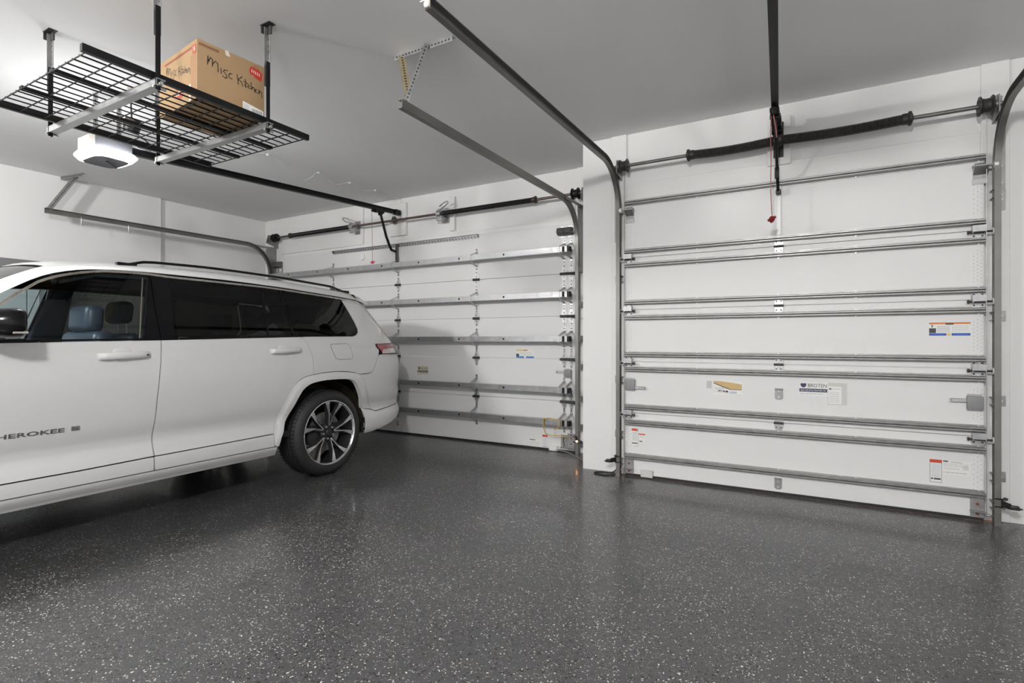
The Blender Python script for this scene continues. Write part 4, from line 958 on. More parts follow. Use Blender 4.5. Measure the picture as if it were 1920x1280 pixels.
def panel(name, poly, material, off=0.0, rim=.016, gap=.0028, step=.035, fine=.022, both=True, sides=(1, -1), parent=None):
    """a body panel: an outline in the (y, z) side view laid on the curved body side"""
    parent = parent or car
    poly = shrink(poly, gap) if gap else poly
    bd = []
    for i in range(len(poly)):
        a, b = poly[i], poly[(i + 1) % len(poly)]; L = math.hypot(b[0] - a[0], b[1] - a[1]); k = max(1, int(L / step))
        for q in range(k): bd.append((a[0] + (b[0] - a[0]) * q / k, a[1] + (b[1] - a[1]) * q / k))
    y0, y1 = min(p[0] for p in bd), max(p[0] for p in bd); z0, z1 = min(p[1] for p in bd), max(p[1] for p in bd)
    pts = list(bd); nb = len(bd)
    ny = max(1, int((y1 - y0) / step)); nz = max(1, int((z1 - z0) / fine))
    for i in range(ny + 1):
        for j in range(nz + 1):
            p = (y0 + (y1 - y0) * (i + (.5 if j % 2 else 0)) / ny, z0 + (z1 - z0) * j / nz)
            if pip(p, bd) and min(segd(p, bd[q - 1], bd[q]) for q in range(nb)) > fine * .45: pts.append(p)
    V, E_, F_, *_ = geometry.delaunay_2d_cdt([Vector(p) for p in pts], [(i, (i + 1) % nb) for i in range(nb)], [], 1, 1e-5)
    of = off if callable(off) else (lambda y, z: off)
    SX = lambda y, z: S(y, z) + of(y, z)
    objs = []
    for sd in sides:
        vs = []; ns = []; fs = []
        for v in V:
            y, z = v; x = SX(y, z); e = .004
            gy = (SX(y + e, z) - SX(y - e, z)) / (2 * e); gz = (SX(y, z + e) - SX(y, z - e)) / (2 * e)
            n = Vector((1, -gy, -gz)).normalized()
            if sd < 0: x = 2 * CXc - x; n.x = -n.x
            vs.append(Vector((x, y, z))); ns.append(n)
        for f in F_: fs.append(tuple(f) if sd > 0 else tuple(reversed(f)))
        # make every face point outwards
        fs2 = []
        for f in fs:
            a, b, c = vs[f[0]], vs[f[1]], vs[f[2]]
            if (b - a).cross(c - a).x * sd < 0: f = tuple(reversed(f))
            fs2.append(f)
        fs = fs2
        if rim:
            cnt = {}
            for f in fs:
                for i in range(len(f)):
                    k = (f[i], f[(i + 1) % len(f)]); cnt[k] = 1
            be = [k for k in cnt if (k[1], k[0]) not in cnt]
            mp = {}
            for a, b in be:
                for q in (a, b):
                    if q not in mp:
                        i0 = len(vs); vs.append(vs[q].copy()); ns.append(None); vs.append(vs[q] - Vector((sd * rim, 0, 0))); ns.append(None); mp[q] = i0
                        ns[i0] = ns[q].copy(); ns[i0 + 1] = ns[q].copy()
            for a, b in be:
                ed = vs[b] - vs[a]; nr = ed.cross(Vector((sd, 0, 0)))
                nr = nr.normalized() if nr.length > 1e-9 else Vector((0, 0, 1))
                for q in (mp[a], mp[a] + 1, mp[b], mp[b] + 1): ns[q] = ns[q] + nr * 1.5
                fs.append((mp[a], mp[a] + 1, mp[b] + 1, mp[b]))
        me = bpy.data.meshes.new(name); og = origin(parent)
        me.from_pydata([v - og for v in vs], [], fs); me.materials.append(material); me.shade_smooth()
        me.normals_split_custom_set_from_vertices([n.normalized() for n in ns])
        o = bpy.data.objects.new(name, me); C.objects.link(o); o.parent = parent; ORG[o.name] = og; objs.append(o)
    return objs
# --- outlines in the side view (y along the car, z up)
gapB = [(1.906, 1.203), (1.902, 1.160), (1.896, 1.110), (1.881, .983), (1.868, .83), (1.862, .66), (1.860, .55), (1.855, .445)]
gapR = [(3.020, 1.232), (3.061, 1.174), (3.088, 1.114), (3.102, 1.063), (3.108, 1.014), (3.110, .962), (3.107, .906)]
flO = [(2.740, .452), (2.786, .555), (2.834, .675), (2.872, .755), (2.910, .816), (2.952, .857), (2.994, .882), (3.048, .899), (3.107, .907), (3.206, .917), (3.306, .921), (3.416, .919), (3.512, .911), (3.591, .898), (3.645, .880), (3.690, .838), (3.735, .775), (3.785, .668), (3.850, .524)]
flI = [(2.772, .350), (2.795, .420), (2.840, .500), (2.890, .590), (2.935, .680), (2.966, .738), (2.996, .782), (3.030, .809), (3.064, .826), (3.101, .836), (3.165, .845), (3.234, .850), (3.366, .850), (3.490, .843), (3.550, .826), (3.592, .797), (3.636, .737), (3.684, .650), (3.722, .550), (3.740, .450), (3.742, .369), (3.738, .312)]
belt = lambda y: 1.187 + (y - 1.1) * .0192 + max(0, y - 2.2) * .006
BELTF = [(.86, 1.180), (1.104, 1.187), (1.458, 1.195)]
qwin = [(2.946, 1.617), (3.243, 1.601), (3.583, 1.580), (3.626, 1.483), (3.670, 1.374), (3.686, 1.312), (3.678, 1.280), (3.650, 1.256), (3.604, 1.244), (3.250, 1.240), (2.950, 1.238), (2.944, 1.424)]
fd = [(.86, 1.180), (1.104, 1.187), (1.458, 1.195)] + gapB + [(1.45, .437), (1.1, .436), (.90, .436), (.87, .60), (.855, .9)]
front_doors = panel('front_door', fd, M_paint)
rear_doors = panel('rear_door', [(1.910, 1.203), (2.38, 1.215), (3.016, 1.231)] + gapR[1:] + flO[8:0:-1] + [(2.740, .455), (2.3, .449), (1.859, .444)] + [(y + .004, z) for y, z in reversed(gapB[1:-1])], M_paint)
dp = [(3.587, 1.590), (3.691, 1.585), (3.80, 1.578), (3.862, 1.562), (3.915, 1.526), (3.960, 1.480), (4.008, 1.428), (4.060, 1.370), (4.107, 1.316), (4.152, 1.262), (4.185, 1.215), (4.21, 1.168)]
qp = [(3.024, 1.232), (3.25, 1.236), (3.606, 1.240), (3.653, 1.252), (3.682, 1.278), (3.690, 1.312), (3.674, 1.375), (3.630, 1.484), (3.587, 1.584)] + dp[1:] + [(3.90, 1.162), (3.905, 1.137), (3.936, 1.104), (3.915, 1.057), (3.862, .97), (3.826, .908), (3.797, .890), (3.738, .881)] + flO[14:8:-1] + [(y + .003, z) for y, z in reversed(gapR[1:])]
quarters = panel('quarter_panel', qp, M_paint)
panel('upper_bumper', [(3.648, .880), (3.738, .879), (3.799, .887), (3.829, .905), (3.865, .968), (3.918, 1.055), (3.975, 1.064), (4.20, 1.060), (4.405, 1.056), (4.425, .95), (4.44, .8), (4.455, .62), (4.455, .530), (4.30, .526), (4.059, .513), (3.911, .503), (3.853, .523)] + flO[17:14:-1], M_paint)
panel('rear_bumper', [(3.853, .521), (3.911, .500), (4.059, .510), (4.30, .523), (4.455, .527), (4.455, .46), (4.38, .425), (4.26, .392), (4.162, .359), (4.022, .335), (3.895, .315), (3.823, .304), (3.742, .304), (3.745, .40), (3.735, .50), (3.722, .552)], M_paint, off=.004)
def flare_off(y, z):
    d = min(segd((y, z), flO[i], flO[i + 1]) for i in range(len(flO) - 1)); t = min(1, d / .05); t = t * t * (3 - 2 * t); return .004 + .016 * t
fl = panel('wheel_arch_trim', flO + [(3.726, .545)] + flI[18::-1] + [(2.745, .352)], M_paint, off=flare_off, rim=.05, gap=.003, step=.03, fine=.015)
panel('door_cladding', [(.90, .432), (1.45, .433), (1.852, .441), (1.852, .352), (.90, .352)], M_paint, off=.004, gap=.0025)
panel('door_cladding', [(1.858, .441), (2.3, .446), (2.738, .452), (2.742, .352), (1.858, .352)], M_paint, off=.004, gap=.0025)
panel('sill', [(.70, .348), (2.74, .348), (2.772, .346), (2.782, .272), (.70, .266)], M_paint, off=.002, gap=.0025, rim=.06)
# windows
fwin = [(.62, 1.200), (.80, 1.235), (1.00, 1.300), (1.123, 1.378), (1.211, 1.455), (1.305, 1.525), (1.352, 1.549), (1.403, 1.570), (1.463, 1.590), (1.524, 1.606), (1.588, 1.619), (1.652, 1.629), (1.784, 1.637), (1.914, 1.638), (1.862, 1.423), (1.811, 1.214), (1.433, 1.206), (1.105, 1.200)]
panel('front_window', fwin, G_clear, off=-.004, rim=0, gap=0)
trimb = [(.50, 1.10), (.75, 1.21), (.98, 1.305), (1.123, 1.388), (1.211, 1.464), (1.305, 1.534), (1.352, 1.558), (1.403, 1.579), (1.463, 1.598), (1.524, 1.614), (1.588, 1.627), (1.652, 1.637), (1.784, 1.645), (1.914, 1.646), (2.046, 1.640), (2.374, 1.638), (2.745, 1.634), (2.944, 1.627), (3.246, 1.610), (3.585, 1.590)]
panel('pillar_trim', [(1.920, 1.640), (2.045, 1.634), (2.017, 1.420), (1.996, 1.208), (1.908, 1.205), (1.906, 1.42)], M_gloss, off=.000, gap=.001)
panel('pillar_trim', [(1.914, 1.641), (1.862, 1.423), (1.811, 1.214), (1.811, 1.204), (1.903, 1.205), (1.901, 1.42)], M_gloss, off=.000, gap=.0)
panel('window_channel', [(1.872, 1.62), (1.868, 1.62), (1.822, 1.43), (1.777, 1.215), (1.783, 1.215), (1.828, 1.43)], M_badge0, off=-.002, gap=0, rim=.01)
panel('rear_window', [(2.045, 1.632), (2.373, 1.630), (2.740, 1.627), (2.719, 1.431), (2.701, 1.238), (2.321, 1.228), (1.996, 1.220), (2.017, 1.42)], G_dark, off=-.002, rim=0, gap=.001)
panel('pillar_trim', [(2.742, 1.629), (2.756, 1.629), (2.735, 1.432), (2.714, 1.232), (2.703, 1.232), (2.721, 1.432)], M_gloss, off=.004, gap=0)
panel('rear_fixed_window', [(2.757, 1.625), (2.903, 1.621), (2.917, 1.432), (2.935, 1.240), (2.713, 1.238), (2.735, 1.432)], G_dark, off=-.002, rim=0, gap=.001)
panel('pillar_trim', [(2.905, 1.623), (2.940, 1.620), (2.938, 1.43), (2.945, 1.236), (2.937, 1.236), (2.919, 1.432)], M_gloss, off=.002, gap=0)
panel('quarter_window', qwin, G_dark, off=-.001, rim=0, gap=.001)
panel('belt_moulding', [(.70, 1.196), (1.2, 1.203), (1.81, 1.215), (2.38, 1.230), (3.00, 1.240), (3.60, 1.245), (3.60, 1.238), (3.02, 1.233), (2.38, 1.216), (1.458, 1.196), (1.104, 1.188), (.86, 1.181), (.70, 1.18)], M_gloss, off=.003, gap=0)
up = trimb; lowt = [(y, z - .010) for y, z in trimb]
panel('window_trim', [(y, z + .011) for y, z in trimb] + list(reversed([(y, z - .004) for y, z in trimb])), M_chrome, off=.005, gap=0, step=.05, fine=.01)
dtr = [(3.585, 1.590)] + dp[1:10]
panel('window_trim', [(y + .004, z + .010) for y, z in dtr] + [(y - .004, z - .004) for y, z in reversed(dtr)], M_chrome, off=.006, gap=0, step=.03, fine=.01)
# tail lights
M_tail = mat('red_tail_lens', (.30, .015, .02), .12, coat=.8, var=.15, vscale=30); M_tailc = mat('clear_pink_lens', (.62, .45, .44), .12, coat=.8, var=.1, vscale=30); M_tails = mat('silver_lamp_reflector', (.60, .60, .60), .2, .6, var=.1, vscale=30)
tl = panel('tail_light', [(3.892, 1.166), (4.10, 1.172), (4.22, 1.173), (4.40, 1.170), (4.405, 1.061), (4.20, 1.058), (3.969, 1.063), (3.930, 1.104), (3.893, 1.140)], M_gloss, off=.004, gap=0)
for o, sd in zip(tl, (1, -1)):
    panel('red_lens', [(3.905, 1.160), (4.22, 1.166), (4.38, 1.164), (4.38, 1.128), (4.14, 1.128), (4.00, 1.118), (3.965, 1.085), (3.945, 1.104), (3.907, 1.140)], M_tail, off=.010, gap=0, sides=(sd,), parent=o)
    panel('clear_lens', [(4.00, 1.114), (4.14, 1.124), (4.14, 1.070), (3.978, 1.070), (3.970, 1.082)], M_tailc, off=.010, gap=0, sides=(sd,), parent=o)
    panel('clear_lens', [(4.146, 1.124), (4.38, 1.124), (4.38, 1.066), (4.146, 1.070)], M_tails, off=.010, gap=0, sides=(sd,), parent=o)
fpoly = [(3.319, 1.166), (3.50, 1.172), (3.530, 1.163), (3.546, 1.130), (3.560, 1.052), (3.543, 1.029), (3.392, 1.028), (3.356, 1.040), (3.335, 1.085), (3.316, 1.145)]
fg = panel('fuel_door_groove', fpoly, M_dark, off=.0008, gap=-.0018, sides=(1,), parent=quarters[0], rim=.004)
fu = panel('fuel_door', fpoly, M_paint, off=.0016, gap=.0016, sides=(1,), parent=quarters[0], rim=.004)
# door handles with a cup behind them and the lettering on the front door
def handle(par, y0, y1, z, sd, key):
    yc = (y0 + y1) / 2; xs = S(yc, z)
    fx = (lambda x: x) if sd > 0 else (lambda x: 2 * CXc - x)
    m = MB(); k = 20; vs = []
    for i, (r, dx) in enumerate(((1.0, -.004), (.92, .004), (.75, .008), (.4, .010), (.05, .0105))):
        for j in range(k):
            a = 2 * math.pi * j / k; yy = yc - .012 + .058 * r * math.copysign(abs(math.cos(a)) ** .7, math.cos(a)); zz = z + .004 + .046 * r * math.copysign(abs(math.sin(a)) ** .7, math.sin(a))
            vs.append((fx(S(yy, zz) + dx), yy, zz))
    m.add(vs, [(i * k + j, i * k + (j + 1) % k, (i + 1) * k + (j + 1) % k, (i + 1) * k + j) for i in range(4) for j in range(k)])
    m.build('handle_cup', M_paint, par)
    sec = [(y0, .004, .020), (y0 + .012, .026, .022), (y0 + .04, .040, .023), (yc, .044, .023), (y1 - .05, .042, .022), (y1 - .018, .030, .020), (y1, .004, .016)]
    m = MB(); n = 10; vs = []
    for (y, dx, hh) in sec:
        zz0 = z + (y - yc) * .03
        for j in range(n):
            a = 2 * math.pi * j / n; vs.append((fx(S(y, zz0) + dx - .012 + .014 * math.cos(a) * (1 if dx > .01 else .3)), y, zz0 + hh * math.sin(a)))
    m.add(vs, [(i * n + j, i * n + (j + 1) % n, (i + 1) * n + (j + 1) % n, (i + 1) * n + j) for i in range(len(sec) - 1) for j in range(n)] + [tuple(range(n - 1, -1, -1)), tuple((len(sec) - 1) * n + j for j in range(n))])
    o = m.build('door_handle', M_paint, par, angle=60)
    if key: MB().cyl((S(y1 - .03, z) + .038, y1 - .034, z + .002), (S(y1 - .03, z) + .0435, y1 - .034, z + .002), .0055, 10).build('key_hole', M_dark, o)
handle(front_doors[0], 1.535, 1.830, 1.107, 1, True); handle(front_doors[1], 1.535, 1.830, 1.107, -1, False)
handle(rear_doors[0], 2.700, 2.992, 1.118, 1, False); handle(rear_doors[1], 2.700, 2.992, 1.118, -1, False)
M_badge = mat('dark_silver_badge', (.24, .24, .24), .3, .7, var=.05, vscale=40)
m = MB(); bz0 = .674
m.text('CHEROKEE', (0, 1.030, bz0), (0, 1, 0), (0, 0, 1), .034, 0, 0, .350, .022)
m.v = [Vector((S(v.y, v.z) + .0035, v.y, v.z)) for v in m.v]
m.build('door_lettering', M_badge, front_doors[0], smooth=False)
m = MB(); m.text('GRAND', (0, .870, bz0), (0, 1, 0), (0, 0, 1), .034, 0, 0, .135, .022); m.v = [Vector((S(v.y, v.z) + .0035, v.y, v.z)) for v in m.v]; m.build('door_lettering', M_badge, front_doors[0], smooth=False)
m = MB(); m.add([(S(1.43, .685) + .004, y, z) for y, z in ((1.412, bz0 + .002), (1.452, bz0 + .002), (1.452, bz0 + .026), (1.412, bz0 + .026))] + [(S(1.43, .685) - .004, y, z) for y, z in ((1.412, bz0 + .002), (1.452, bz0 + .002), (1.452, bz0 + .026), (1.412, bz0 + .026))], [(0, 1, 2, 3), (7, 6, 5, 4), (0, 4, 5, 1), (1, 5, 6, 2), (2, 6, 7, 3), (3, 7, 4, 0)]); m.build('flag_emblem', M_badge, front_doors[0], smooth=False)

# --- roof, pillars, windscreen
blk = [(.50, 1.135), (.75, 1.240), (.98, 1.345), (1.131, 1.452), (1.218, 1.508), (1.310, 1.563), (1.407, 1.602), (1.528, 1.632), (1.635, 1.647), (1.721, 1.653), (1.991, 1.660), (2.361, 1.660), (2.95, 1.645), (3.252, 1.627), (3.595, 1.607), (3.843, 1.592)]
redge = [(.45, 1.13), (1.0, 1.44), (1.177, 1.545), (1.343, 1.630), (1.40, 1.652), (1.52, 1.676), (1.79, 1.702), (2.05, 1.716), (2.43, 1.724), (2.94, 1.716), (3.37, 1.697), (3.65, 1.682), (3.81, 1.668), (4.1, 1.62)]
zb = lambda y: pch(blk, y); ze = lambda y: pch(redge, y)
def roof_section(y):
    z0 = zb(y) + .004; x0 = -(S(y, z0)) - 3.72
    h = ze(y); f = min(1, max(0, (y - 1.15) / .3)); crown = .055 * f
    pts = [(x0, z0), (x0 + .018, z0 + .30 * (h - z0)), (x0 + .050, z0 + .62 * (h - z0)), (x0 + .092, z0 + .88 * (h - z0)), (.33, h + .004), (.45, h + .024 * f), (.62, h + .040 * f), (.80, h + .050 * f), (.985, h + crown)]
    return pts
ysr = [1.385 + i * (3.84 - 1.385) / 40 for i in range(41)]
for sd in (1,):
    m = MB(); n = 17
    for y in ysr:
        s_ = roof_section(y); full = [(-3.72 - w, y, z) for w, z in s_] + [(2 * CXc + 3.72 + w, y, z) for w, z in reversed(s_[:-1])]
        m.v += [Vector(p) for p in full]
    for i in range(len(ysr) - 1):
        for j in range(n - 1): m.f.append([i * n + j, i * n + j + 1, (i + 1) * n + j + 1, (i + 1) * n + j]); m.m.append(0)
    roof = m.build('roof', M_paint, car, angle=70)
wy = [.45 + i * (1.385 - .45) / 16 for i in range(17)]
for sd in (1, -1):
    m = MB(); n = 5
    for y in wy:
        z0 = zb(max(y, .5)) + .004; x0 = -(S(y, z0)) - 3.72; h = ze(y); w1 = x0 + .135
        for (w, z) in ((x0, z0), (x0 + .02, z0 + .35 * (h - z0)), (x0 + .055, z0 + .68 * (h - z0)), (x0 + .095, z0 + .90 * (h - z0)), (w1, h + .002)):
            xx = -3.72 - w; m.v.append(Vector((xx if sd > 0 else 2 * CXc - xx, y, z)))
    for i in range(len(wy) - 1):
        for j in range(n - 1): m.f.append([i * n + j, i * n + j + 1, (i + 1) * n + j + 1, (i + 1) * n + j]); m.m.append(0)
    m.build('front_pillar', M_paint, car, angle=70)
m = MB(); n = 13
for y in wy:
    z0 = zb(max(y, .5)) + .004; h = ze(y); hw = 4.71 - 3.72 - (-(S(y, z0)) - 3.72 + .137)
    for j in range(n):
        t = -1 + 2 * j / (n - 1); m.v.append(Vector((CXc + hw * t, y - .10 * (1 - t * t) * (1 - (y - .45) / .935), h - .006 + .045 * (1 - t * t) * min(1, (y - .45) / .935 + .4))))
for i in range(len(wy) - 1):
    for j in range(n - 1): m.f.append([i * n + j, i * n + j + 1, (i + 1) * n + j + 1, (i + 1) * n + j]); m.m.append(0)
m.build('windscreen', G_wind, car, angle=70)
for sd in (1, -1):
    pth = []
    for i in range(29):
        y = 1.80 + (3.80 - 1.80) * i / 28; e = min(1, i / 2.2, (28 - i) / 3.0); xx = -3.72 - .345
        pth.append((xx if sd > 0 else 2 * CXc - xx, y, ze(y) + .002 + .034 * e))
    m = MB(); m.sweep([(-.017, -.009), (.017, -.009), (.014, .006), (.007, .010), (-.007, .010), (-.014, .006)], pth, (1, 0, 0))
    for y in (1.84, 3.76): q = (-3.72 - .345) if sd > 0 else 2 * CXc + 3.72 + .345; m.box(q - .018, q + .018, y - .06, y + .06, ze(y) - .01, ze(y) + .022)
    m.build('roof_rail', M_gloss, car, bevel=.003)
# spoiler, tailgate and rear window
ST_ = [(3.825, .232, 1.597, 1.667), (3.90, .262, 1.590, 1.660), (3.98, .302, 1.583, 1.649), (4.06, .348, 1.578, 1.634), (4.115, .376, 1.580, 1.619), (4.142, .398, 1.594, 1.606)]
m = MB(); n = 13
for (y, e, z0, z1) in ST_:
    half = [(e, z0), (e + .012, z0 + .45 * (z1 - z0)), (e + .045, z0 + .85 * (z1 - z0)), (e + .11, z1), (.62, z1 + .034), (.80, z1 + .046), (.985, z1 + .052)]
    for w, z in half: t = (w - .985) / .65; m.v.append(Vector((-3.72 - w, y + .06 * max(0, 1 - t * t) * (y - 3.8) / .34, z)))
    for w, z in reversed(half[:-1]): t = (w - .985) / .65; m.v.append(Vector((2 * CXc + 3.72 + w, y + .06 * max(0, 1 - t * t) * (y - 3.8) / .34, z)))
for i in range(len(ST_) - 1):
    for j in range(n - 1): m.f.append([i * n + j, i * n + j + 1, (i + 1) * n + j + 1, (i + 1) * n + j]); m.m.append(0)
    m.f.append([i * n, (i + 1) * n, (i + 1) * n + n - 1, i * n + n - 1]); m.m.append(1)
k_ = (len(ST_) - 1) * n
m.f.append(list(range(k_, k_ + n))); m.m.append(1)
m.build('roof_spoiler', [M_paint, M_gloss], car, angle=50)
def rear_row(z, back=.0):
    yr = pch(YR, z); out = []
    for i in range(13):
        y = yr - .16 + .158 * i / 12; out.append((S(y, z) - .006, y, z))
    xe = out[-1][0]
    for i in range(1, 7): t = i / 6; out.append((xe + (CXc - xe) * t, yr + .05 * (1 - (1 - t) ** 2), z))
    return [(x, y - back, zz) for x, y, zz in out] + [(2 * CXc - x, y - back, zz) for x, y, zz in reversed(out[:-1])]
def rear_shell(name, zs, mt):
    m = MB(); R_ = [rear_row(z) for z in zs]; n = len(R_[0])
    for r in R_: m.v += [Vector(p) for p in r]
    for i in range(len(zs) - 1):
        for j in range(n - 1): m.f.append([i * n + j, i * n + j + 1, (i + 1) * n + j + 1, (i + 1) * n + j]); m.m.append(0)
    return m.build(name, mt, car, angle=60)
rear_shell('rear_bumper_face', [.36, .42, .50, .56, .62, .70], M_paint)
tg = rear_shell('tailgate', [.703, .80, .90, 1.0, 1.1, 1.17, 1.225], M_paint)
rear_shell('rear_glass', [1.228, 1.30, 1.38, 1.46, 1.54, 1.60], G_dark)
B(CXc - .26, CXc + .26, 4.495, 4.512, .80, .92).build('number_plate_recess', M_gloss, tg, bevel=.004)
# bonnet, wings and nose (ahead of the picture)
fr_w = [(.84, 1.178), (.60, 1.165), (.20, 1.12), (-.20, 1.07), (-.50, 1.0), (-.64, .92), (-.68, .8), (-.69, .62), (-.20, .58)]
cF = (.225, .378)
arcF = [(cF[0] + .445 * math.cos(math.radians(a)), cF[1] + .445 * math.sin(math.radians(a))) for a in range(155, 9, -12)]
panel('front_wing', fr_w + arcF + [(.72, .36), (.89, .36), (.86, .60), (.845, .9)], M_paint)
panel('front_bumper', [(-.205, .574), (-.69, .615), (-.69, .33), (-.22, .30), (-.205, .45)], M_paint, off=.004)
arcO = [(cF[0] + .50 * math.cos(math.radians(a)), cF[1] + .50 * math.sin(math.radians(a))) for a in range(160, 2, -12)]
panel('wheel_arch_trim', arcO + [(cF[0] + .435 * math.cos(math.radians(a)), cF[1] + .435 * math.sin(math.radians(a))) for a in range(4, 161, 12)], M_paint, off=.018, rim=.05, gap=0)
m = MB(); n = 11; yh = [.52, .30, .05, -.2, -.42, -.58, -.66]
for y in yh:
    zed = pch([(-.66, .90), (-.58, .955), (-.42, 1.03), (-.2, 1.075), (.05, 1.105), (.3, 1.135), (.52, 1.160)], y); hw = 4.71 + S(y, min(zed, 1.16)) - .004
    for j in range(n): t = -1 + 2 * j / (n - 1); m.v.append(Vector((CXc + hw * t, y - .05 * (1 - t * t) * (y < 0), zed + .05 * (1 - t * t) ** .8)))
for i in range(len(yh) - 1):
    for j in range(n - 1): m.f.append([i * n + j, i * n + j + 1, (i + 1) * n + j + 1, (i + 1) * n + j]); m.m.append(0)
m.build('bonnet', M_paint, car, angle=60)
def nose(name, zs, mt, dy=0):
    m = MB(); n = 15
    for z in zs:
        hw = 4.71 + S(-.68, z) - .0
        for j in range(n): t = -1 + 2 * j / (n - 1); m.v.append(Vector((CXc + hw * t, -.70 - .06 * (1 - t * t) + dy + max(0, (z - .78)) * .25, z)))
    for i in range(len(zs) - 1):
        for j in range(n - 1): m.f.append([i * n + j, i * n + j + 1, (i + 1) * n + j + 1, (i + 1) * n + j]); m.m.append(0)
    return m.build(name, mt, car, angle=60)
nose('front_bumper_face', [.30, .40, .52, .62, .74], M_paint); nose('grille', [.742, .80, .86, .90], M_gloss)
for sd in (1, -1): B(*sorted((CXc + sd * .52, CXc + sd * .80)), -.715, -.63, .78, .87).build('headlight', M_tails, car, bevel=.01)
# mirrors
for sd in (1, -1):
    fx = lambda x: x if sd > 0 else 2 * CXc - x
    m = MB(); n = 14; vs = []
    secs = [(.98, .035, .055, -3.56), (1.00, .095, .066, -3.555), (1.05, .118, .076, -3.55), (1.10, .118, .077, -3.55), (1.118, .105, .070, -3.55), (1.125, .080, .055, -3.55)]
    for (y, hw, hh, xc) in secs:
        for j in range(n):
            a = 2 * math.pi * j / n; vs.append((fx(xc + hw * math.copysign(abs(math.cos(a)) ** .6, math.cos(a))), y, 1.288 + hh * math.copysign(abs(math.sin(a)) ** .6, math.sin(a))))
    m.add(vs, [(i * n + j, i * n + (j + 1) % n, (i + 1) * n + (j + 1) % n, (i + 1) * n + j) for i in range(len(secs) - 1) for j in range(n)] + [tuple(range(n)), tuple((len(secs) - 1) * n + j for j in range(n))])
    m.v = [Vector(v) for v in m.v]
    o = m.build('side_mirror', M_gloss, car, angle=40)
    MB().bar((fx(-3.64), 1.06, 1.225), (fx(-3.79), 1.0, 1.20), .09, .03).build('mirror_arm', M_gloss, o, bevel=.005)
    MB().box(*sorted((fx(-3.655), fx(-3.437))), 1.06, 1.122, 1.232, 1.247).build('mirror_strip', M_chrome, o, bevel=.004)
# --- underbody, wheel wells, cabin
inn = MB()
for sd in (1, -1):
    a, b = (-3.835, -3.82) if sd > 0 else (2 * CXc + 3.82, 2 * CXc + 3.835)
    inn.prism([(.78, .30), (2.74, .30), (2.80, .45), (2.92, .70), (3.02, .84), (3.55, .86), (3.62, .90), (3.66, 1.0), (3.66, 1.19), (.66, 1.15)], 'x', a, b)
    a, b = (-3.96, -3.945) if sd > 0 else (2 * CXc + 3.945, 2 * CXc + 3.96)
    inn.prism([(3.50, .95), (4.1, 1.0), (4.1, 1.15), (3.98, 1.38), (3.62, 1.56), (3.68, 1.25), (3.50, 1.2)], 'x', a, b)
inn.box(-5.58, -3.84, -.50, 2.80, .29, .33); inn.box(-5.25, -4.17, 2.80, 3.95, .36, .42); inn.box(-5.62, -3.80, .36, .44, .33, 1.08); inn.box(-5.5, -3.92, 3.78, 3.82, .33, 1.18)
inn.build('inner_shell', M_under, car, smooth=False)
inn = MB(); inn.box(-5.62, -3.80, .44, 3.78, .40, .45)
for i in range(12):
    y0, y1 = 1.50 + i * .19, 1.50 + (i + 1) * .19
    inn.box(-5.36, -4.06, y0, y1, 1.655, 1.662)
inn.build('cabin_lining', M_inter, car, smooth=False)
panel('side_lining', [(1.42, 1.54), (1.60, 1.60), (1.90, 1.615), (2.6, 1.61), (3.5, 1.57), (3.5, 1.64), (2.6, 1.665), (1.90, 1.665), (1.60, 1.645), (1.42, 1.60)], M_inter, off=-.035, rim=.12, gap=0)
for sd in (1, -1):
    for cy in (3.315, .225):
        m = MB(); n = 20; fx = lambda x: x if sd > 0 else 2 * CXc - x
        for i in range(n + 1):
            a = math.radians(-10 + 180 * i / n); r = .452
            for x in (-3.80, -3.96, -4.14): m.v.append(Vector((fx(x), cy + r * math.cos(a), .385 + r * math.sin(a))))
        for i in range(n):
            for j in range(2): m.f.append([i * 3 + j, i * 3 + j + 1, (i + 1) * 3 + j + 1, (i + 1) * 3 + j]); m.m.append(0)
        c0 = len(m.v); m.v.append(Vector((fx(-4.14), cy, .30)))
        for i in range(n): m.f.append([c0, i * 3 + 2, (i + 1) * 3 + 2]); m.m.append(0)
        m.build('wheel_liner', M_liner, car)
def soft(c, size, mtx=None, bev=.03): 
    m = MB().obox(c, size, mtx); return m, bev
def seat(cx, cy, head_z, lean):
    R_ = Matrix.Rotation(lean, 3, 'X')
    m, b = soft((cx, cy - .22, .70), (.52, .52, .16)); s = m.build('seat', M_inter, car, bevel=.05, segs=3)
    m, b = soft((cx, cy + .07, .98), (.50, .13, .56), R_); m.build('seat_back', M_leather, s, bevel=.045, segs=3)
    m = MB(); m.obox((cx, cy + .085, head_z), (.28, .115, .185), Matrix.Rotation(lean * .8, 3, 'X')); m.build('headrest', M_leather, s, bevel=.045, segs=4)
    MB().cyl((cx - .07, cy + .11, 1.15), (cx - .07, cy + .11, head_z - .05), .006, 8).cyl((cx + .07, cy + .11, 1.15), (cx + .07, cy + .11, head_z - .05), .006, 8).build('headrest_post', M_zinc, s)
seat(-4.30, 1.62, 1.345, -.10); seat(-5.12, 2.18, 1.435, -.16)
for cx in (-4.32, -5.10): seat(cx, 3.05, 1.36, -.16)
m = MB(); m.prism([(.42, .70), (.95, .74), (1.02, .92), (.92, 1.06), (.60, 1.13), (.42, 1.10)], 'x', -5.58, -3.84); m.build('dashboard', M_inter, car, bevel=.02, segs=2)
m = MB(); ctr = Vector((-4.30, 1.10, 1.04)); axs = Vector((0, -.9, .35)).normalized(); a1 = Vector((1, 0, 0)); a2 = axs.cross(a1)
